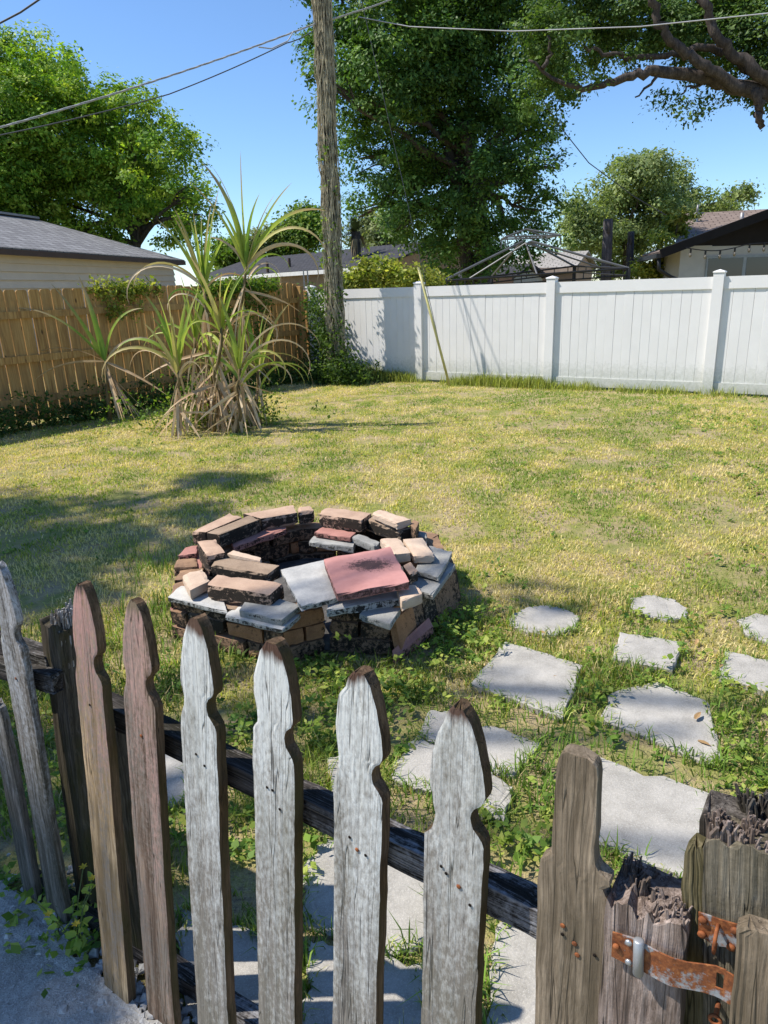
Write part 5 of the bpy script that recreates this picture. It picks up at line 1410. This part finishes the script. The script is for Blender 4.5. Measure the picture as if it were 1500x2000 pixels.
def gz_at(x, y): return (fbm(x, y, .9, 4)-.5)*.03*((y > 2.2) & (y < 14.2))-.004
PITPOLY = np.array([(p.x, p.y) for p in ringpts])
wp = [(W2 + WD*t) for t in (-6, 9)]
def fence_ok(x, y):
    yw = W2.y+(x-W2.x)*WD.y/WD.x
    side = (x-FA.x)*FN.x+(y-FA.y)*FN.y
    return (y < yw-.02) & (side > -.02)
def near_stone(x, y, grow=0.0):
    r = np.zeros(len(x), bool)
    for p in STONE_POLY:
        c = p.mean(0); r |= inside(x, y, c+(p-c)*(1-grow))
    return r
def lawn_cols(x, y, rng):
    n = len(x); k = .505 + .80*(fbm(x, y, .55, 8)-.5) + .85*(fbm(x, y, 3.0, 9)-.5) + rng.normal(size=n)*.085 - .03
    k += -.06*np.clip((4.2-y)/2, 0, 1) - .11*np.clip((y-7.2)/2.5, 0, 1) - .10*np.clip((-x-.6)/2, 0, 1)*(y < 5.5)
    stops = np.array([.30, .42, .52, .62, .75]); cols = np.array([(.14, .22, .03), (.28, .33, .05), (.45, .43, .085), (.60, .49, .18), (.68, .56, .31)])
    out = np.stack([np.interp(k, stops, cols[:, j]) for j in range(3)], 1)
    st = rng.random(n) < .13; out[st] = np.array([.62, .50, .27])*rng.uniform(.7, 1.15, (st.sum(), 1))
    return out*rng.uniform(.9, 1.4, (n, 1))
gr = np.random.default_rng(61)
Vs, Ts, Cs = [], [], []; base_i = 0
def push(V, T, C):
    global base_i
    Vs.append(V); Ts.append(T+base_i); Cs.append(C); base_i += len(V)
for (y0, y1, dens, l0, l1, w, tri) in [(2.35, 4.2, 6000, .016, .036, .0024, 3), (4.2, 7.5, 3400, .016, .036, .0034, 3), (7.5, 12.9, 2000, .018, .042, .0052, 1)]:
    xm = .60*y1+1.6; n = int((y1-y0)*2*xm*dens)
    x = gr.uniform(-xm, xm, n); y = gr.uniform(y0, y1, n)
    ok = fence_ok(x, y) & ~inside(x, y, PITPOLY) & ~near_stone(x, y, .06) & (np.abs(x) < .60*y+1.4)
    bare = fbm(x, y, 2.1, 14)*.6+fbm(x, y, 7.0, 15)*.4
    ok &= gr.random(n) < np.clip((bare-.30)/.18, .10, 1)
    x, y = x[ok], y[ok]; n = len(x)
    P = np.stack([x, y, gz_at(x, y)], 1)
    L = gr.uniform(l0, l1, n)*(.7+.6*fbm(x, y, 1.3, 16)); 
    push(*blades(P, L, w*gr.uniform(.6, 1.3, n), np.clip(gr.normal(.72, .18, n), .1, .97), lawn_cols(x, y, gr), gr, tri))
g = np_mesh('lawn_grass', np.concatenate(Vs), np.concatenate(Ts), np.concatenate(Cs), BLADE)
tag(g, 'short patchy lawn grass, half green and half straw', 'grass', None, 'stuff')

# rank grass along the white fence
Vs, Ts, Cs = [], [], []; base_i = 0
n = 15000; t = gr.uniform(-3.6, 5.2, n); off = np.abs(gr.normal(0, .11, n))+.03
x = W2.x+WD.x*t+WN.x*off; y = W2.y+WD.y*t+WN.y*off
hgt = fbm(t*1.0, t*0, 1.6, 20, 2)*(.45+.55*np.clip((-t+.4)/2.2, 0, 1)) ; keep = gr.random(n) < np.clip((hgt-.24)*4, .05, 1); x, y, hgt = x[keep], y[keep], hgt[keep]; n = len(x)
c = np.array([(.26, .30, .06)])*gr.uniform(.5, 1.5, (n, 1)) + (gr.random((n, 1)) < .3)*np.array([(.18, .14, .06)])
push(*blades(np.stack([x, y, np.full(n, -.005)], 1), np.clip(gr.normal(.03, .05, n)+(hgt-.2)*.42, .02, .45), .0045*gr.uniform(.6, 1.3, n), np.clip(gr.normal(.4, .2, n), 0, .9), c, gr))
g = np_mesh('tall_grass', np.concatenate(Vs), np.concatenate(Ts), np.concatenate(Cs), BLADE)
tag(g, 'uncut grass along the foot of the white fence', 'grass', None, 'stuff')

# weeds and rank grass between the stones, in front of the fire pit and at the pickets
Vs, Ts, Cs = [], [], []; base_i = 0
n = 90000; x = gr.uniform(-2.6, 2.9, n); y = gr.uniform(.35, 3.3, n)
k = fbm(x, y, 3.2, 30)
ok = ~near_stone(x, y, .05) & ~inside(x, y, PITPOLY) & (y+.674*x > .93) & (gr.random(n) < np.clip((k-.34)*4.0, .03, 1)*np.where(y > 2.6, .45, 1))
ok &= ~(inside(x, y, np.array([(p.x, p.y) for p in poly])))
x, y = x[ok], y[ok]; n = len(x); k = fbm(x, y, 3.2, 30); kk = fbm(x, y, 1.7, 31)
dark = np.array([(.09, .16, .028)]); lite = np.array([(.28, .34, .055)]); straw = np.array([(.52, .42, .2)])
c = dark+(lite-dark)*np.clip(kk[:, None]*1.6-.4+gr.normal(size=(n, 1))*.2, 0, 1); st = gr.random(n) < .14; c[st] = straw
L = gr.uniform(.02, .075, n)*(.5+1.1*np.clip((k-.4)*3, 0, 1.2))
push(*blades(np.stack([x, y, np.full(n, -.006)], 1), L, .0021*gr.uniform(.6, 1.5, n), np.clip(gr.normal(.62, .2, n), .05, .95), c*gr.uniform(.7, 1.25, (n, 1)), gr))
for (px, py, m_, L0, sp) in [(815, 1800, 150, .13, .07), (970, 1740, 60, .10, .05), (1235, 1690, 70, .09, .06), (630, 1905, 60, .10, .04), (1320, 1460, 80, .08, .08), (1480, 1520, 120, .10, .12), (1030, 1510, 200, .10, .13), (850, 1545, 110, .09, .08), (800, 1960, 120, .14, .08), (950, 1930, 70, .11, .05), (1195, 1500, 60, .09, .1), (1440, 1440, 120, .10, .14), (520, 1560, 90, .09, .1), (300, 1110, 160, .12, .14), (320, 1200, 150, .13, .12), (350, 1280, 120, .11, .12), (1340, 1700, 30, .07, .04), (930, 1640, 40, .08, .05), (1170, 1330, 120, .07, .14), (1080, 1440, 120, .08, .12), (200, 1230, 120, .08, .2)]:
    p = G(px, py); a = np.stack([gr.normal(p.x, sp, m_), gr.normal(p.y, sp, m_), np.full(m_, -.004)], 1); a = a[~near_stone(a[:, 0], a[:, 1], .08)]; m_ = len(a)
    c = np.array([(.15, .24, .04)])*gr.uniform(.6, 1.7, (m_, 1))
    push(*blades(a, gr.uniform(.4, 1.1, m_)*L0, np.full(m_, .0028), np.clip(gr.normal(.55, .2, m_), .05, .95), c, gr))
for p in STONE_POLY:                                   # grass creeping over the stone edges
    nn = len(p); per = np.linalg.norm(np.roll(p, -1, 0)-p, axis=1).sum(); m_ = int(per*430); i0 = gr.integers(0, nn, m_); u = gr.random(m_)[:, None]
    e = p[i0]*(1-u)+p[(i0+1) % nn]*u + gr.normal(0, .013, (m_, 2)); kp = gr.random(m_) < np.clip((fbm(e[:, 0], e[:, 1], 6.0, 50)-.38)*5, .08, 1); kp &= (e[:, 1]+.674*e[:, 0] > .95); e = e[kp]; m_ = len(e)
    push(*blades(np.concatenate([e, np.full((m_, 1), -.002)], 1), gr.uniform(.02, .065, m_), np.full(m_, .0022), np.clip(gr.normal(.7, .2, m_), .1, .97), np.array([(.16, .25, .04)])*gr.uniform(.5, 1.6, (m_, 1)) + (gr.random((m_, 1)) < .25)*np.array([(.28, .18, .1)]), gr))
g = np_mesh('rank_grass', np.concatenate(Vs), np.concatenate(Ts), np.concatenate(Cs), BLADE)
tag(g, 'rank green grass tufts growing between the stepping stones', 'grass', None, 'stuff')

# broad-leaved weeds
rw = np.random.default_rng(81)
pts = []; 
for (px, py, m_, sp, hh) in [(900, 1270, 80, .10, .06), (860, 1240, 50, .08, .07), (700, 1330, 60, .10, .06), (620, 1420, 60, .10, .05), (830, 1330, 70, .12, .06), (750, 1390, 60, .12, .05), (420, 1330, 45, .14, .035), (560, 1350, 35, .12, .035), (640, 1300, 25, .08, .035), (1110, 1560, 50, .07, .05), (1450, 1500, 70, .12, .07), (1250, 1310, 50, .14, .04), (1330, 1230, 50, .16, .04), (990, 1650, 40, .07, .05), (130, 1860, 30, .06, .04), (180, 1770, 30, .06, .05), (20, 1700, 60, .12, .07), (60, 1600, 60, .14, .07), (470, 1450, 60, .12, .05), (480, 1640, 40, .09, .05), (250, 1640, 40, .1, .06), (620, 1620, 30, .07, .04), (950, 1210, 60, .14, .06), (1160, 1390, 60, .12, .05), (100, 1450, 60, .16, .06), (60, 1300, 60, .2, .05), (1390, 1360, 60, .14, .05), (700, 1440, 50, .1, .05)]:
    p = G(px, py); pts += [(rw.normal(p.x, sp), rw.normal(p.y, sp), abs(rw.normal(0, hh*.6))+.010) for _ in range(int(m_*.62))]
xx = rw.uniform(-4, 6.5, 9000); yy = rw.uniform(3.2, 9.5, 9000); kk = fbm(xx, yy, .8, 40)*.5+fbm(xx, yy, 3.5, 41)*.5
kp = (rw.random(9000) < np.clip((kk-.5)*3.2, .02, 1)) & fence_ok(xx, yy) & ~inside(xx, yy, PITPOLY)
pts += list(zip(xx[kp], yy[kp], np.abs(rw.normal(0, .012, kp.sum()))+.012))
pts = np.array(pts); keep = ~near_stone(pts[:, 0], pts[:, 1], .02) & (~inside(pts[:, 0], pts[:, 1], PITPOLY)); pts = pts[keep]
V, T, CC = leaf_soup(pts, .016, 9, .024, [(.09, .17, .03), (.16, .26, .04), (.26, .34, .055), (.38, .42, .09)], rw, upbias=1.2, flat=.5)
g = np_mesh('weeds', V, T, CC, LEAF); tag(g, 'small broad-leaved weeds round the fire pit, stones and picket feet', 'weeds', None, 'stuff')
# the sprig of weed with yellow flowers standing at the slab
p = G(150, 1860); s = MB()
sp_w = empty('flowering_weed', p, 'spindly weed with yellow flowers between the pickets at the slab edge', 'weed')
for k in range(7):
    a = R.uniform(0, 6.28); q = p+Vector((math.cos(a)*R.uniform(.03, .10), math.sin(a)*R.uniform(.03, .08), R.uniform(.08, .26)))
    st_ = MB().tube([p, p.lerp(q, .5)+Vector((0, 0, .03)), q], .0013, 5).build('stem', PALMG, sp_w)
    for j in range(5):
        u = R.uniform(.3, 1); c = p.lerp(q, u); add_leaf(sp_w, 'leaf', c, R.uniform(0, 6.28), R.uniform(.015, .032), R.uniform(-.2, .6), .8, .012, CANE_G, 4)
    if k < 4:
        f_ = MB()
        for j in range(6): f_.add(*blade_strip(q, j*1.05, .012, .4, .5, .008, 3, .1, 1))
        f_.build('flower', simple('yellow_petal', (.62, .42, .03), .6), sp_w)

# litter: dry leaves and chips on the lawn
rl = random.Random(91); s = MB()
for k in range(240):
    x_ = rl.uniform(-2.5, 4.5); y_ = rl.uniform(1.3, 9); r_ = rl.uniform(.01, .028)
    s.add(*blade_strip((x_, y_, .012+rl.random()*.015), rl.uniform(0, 6.28), r_*2, rl.uniform(-.2, .3), .8, r_, 3, .2, 1))
tag(s.build('leaf_litter', simple('dry_leaf_litter', (.30, .19, .09), .9, .1, var=.5, scale=3)), 'brown dry leaves scattered over the lawn', 'leaf litter', None, 'stuff')
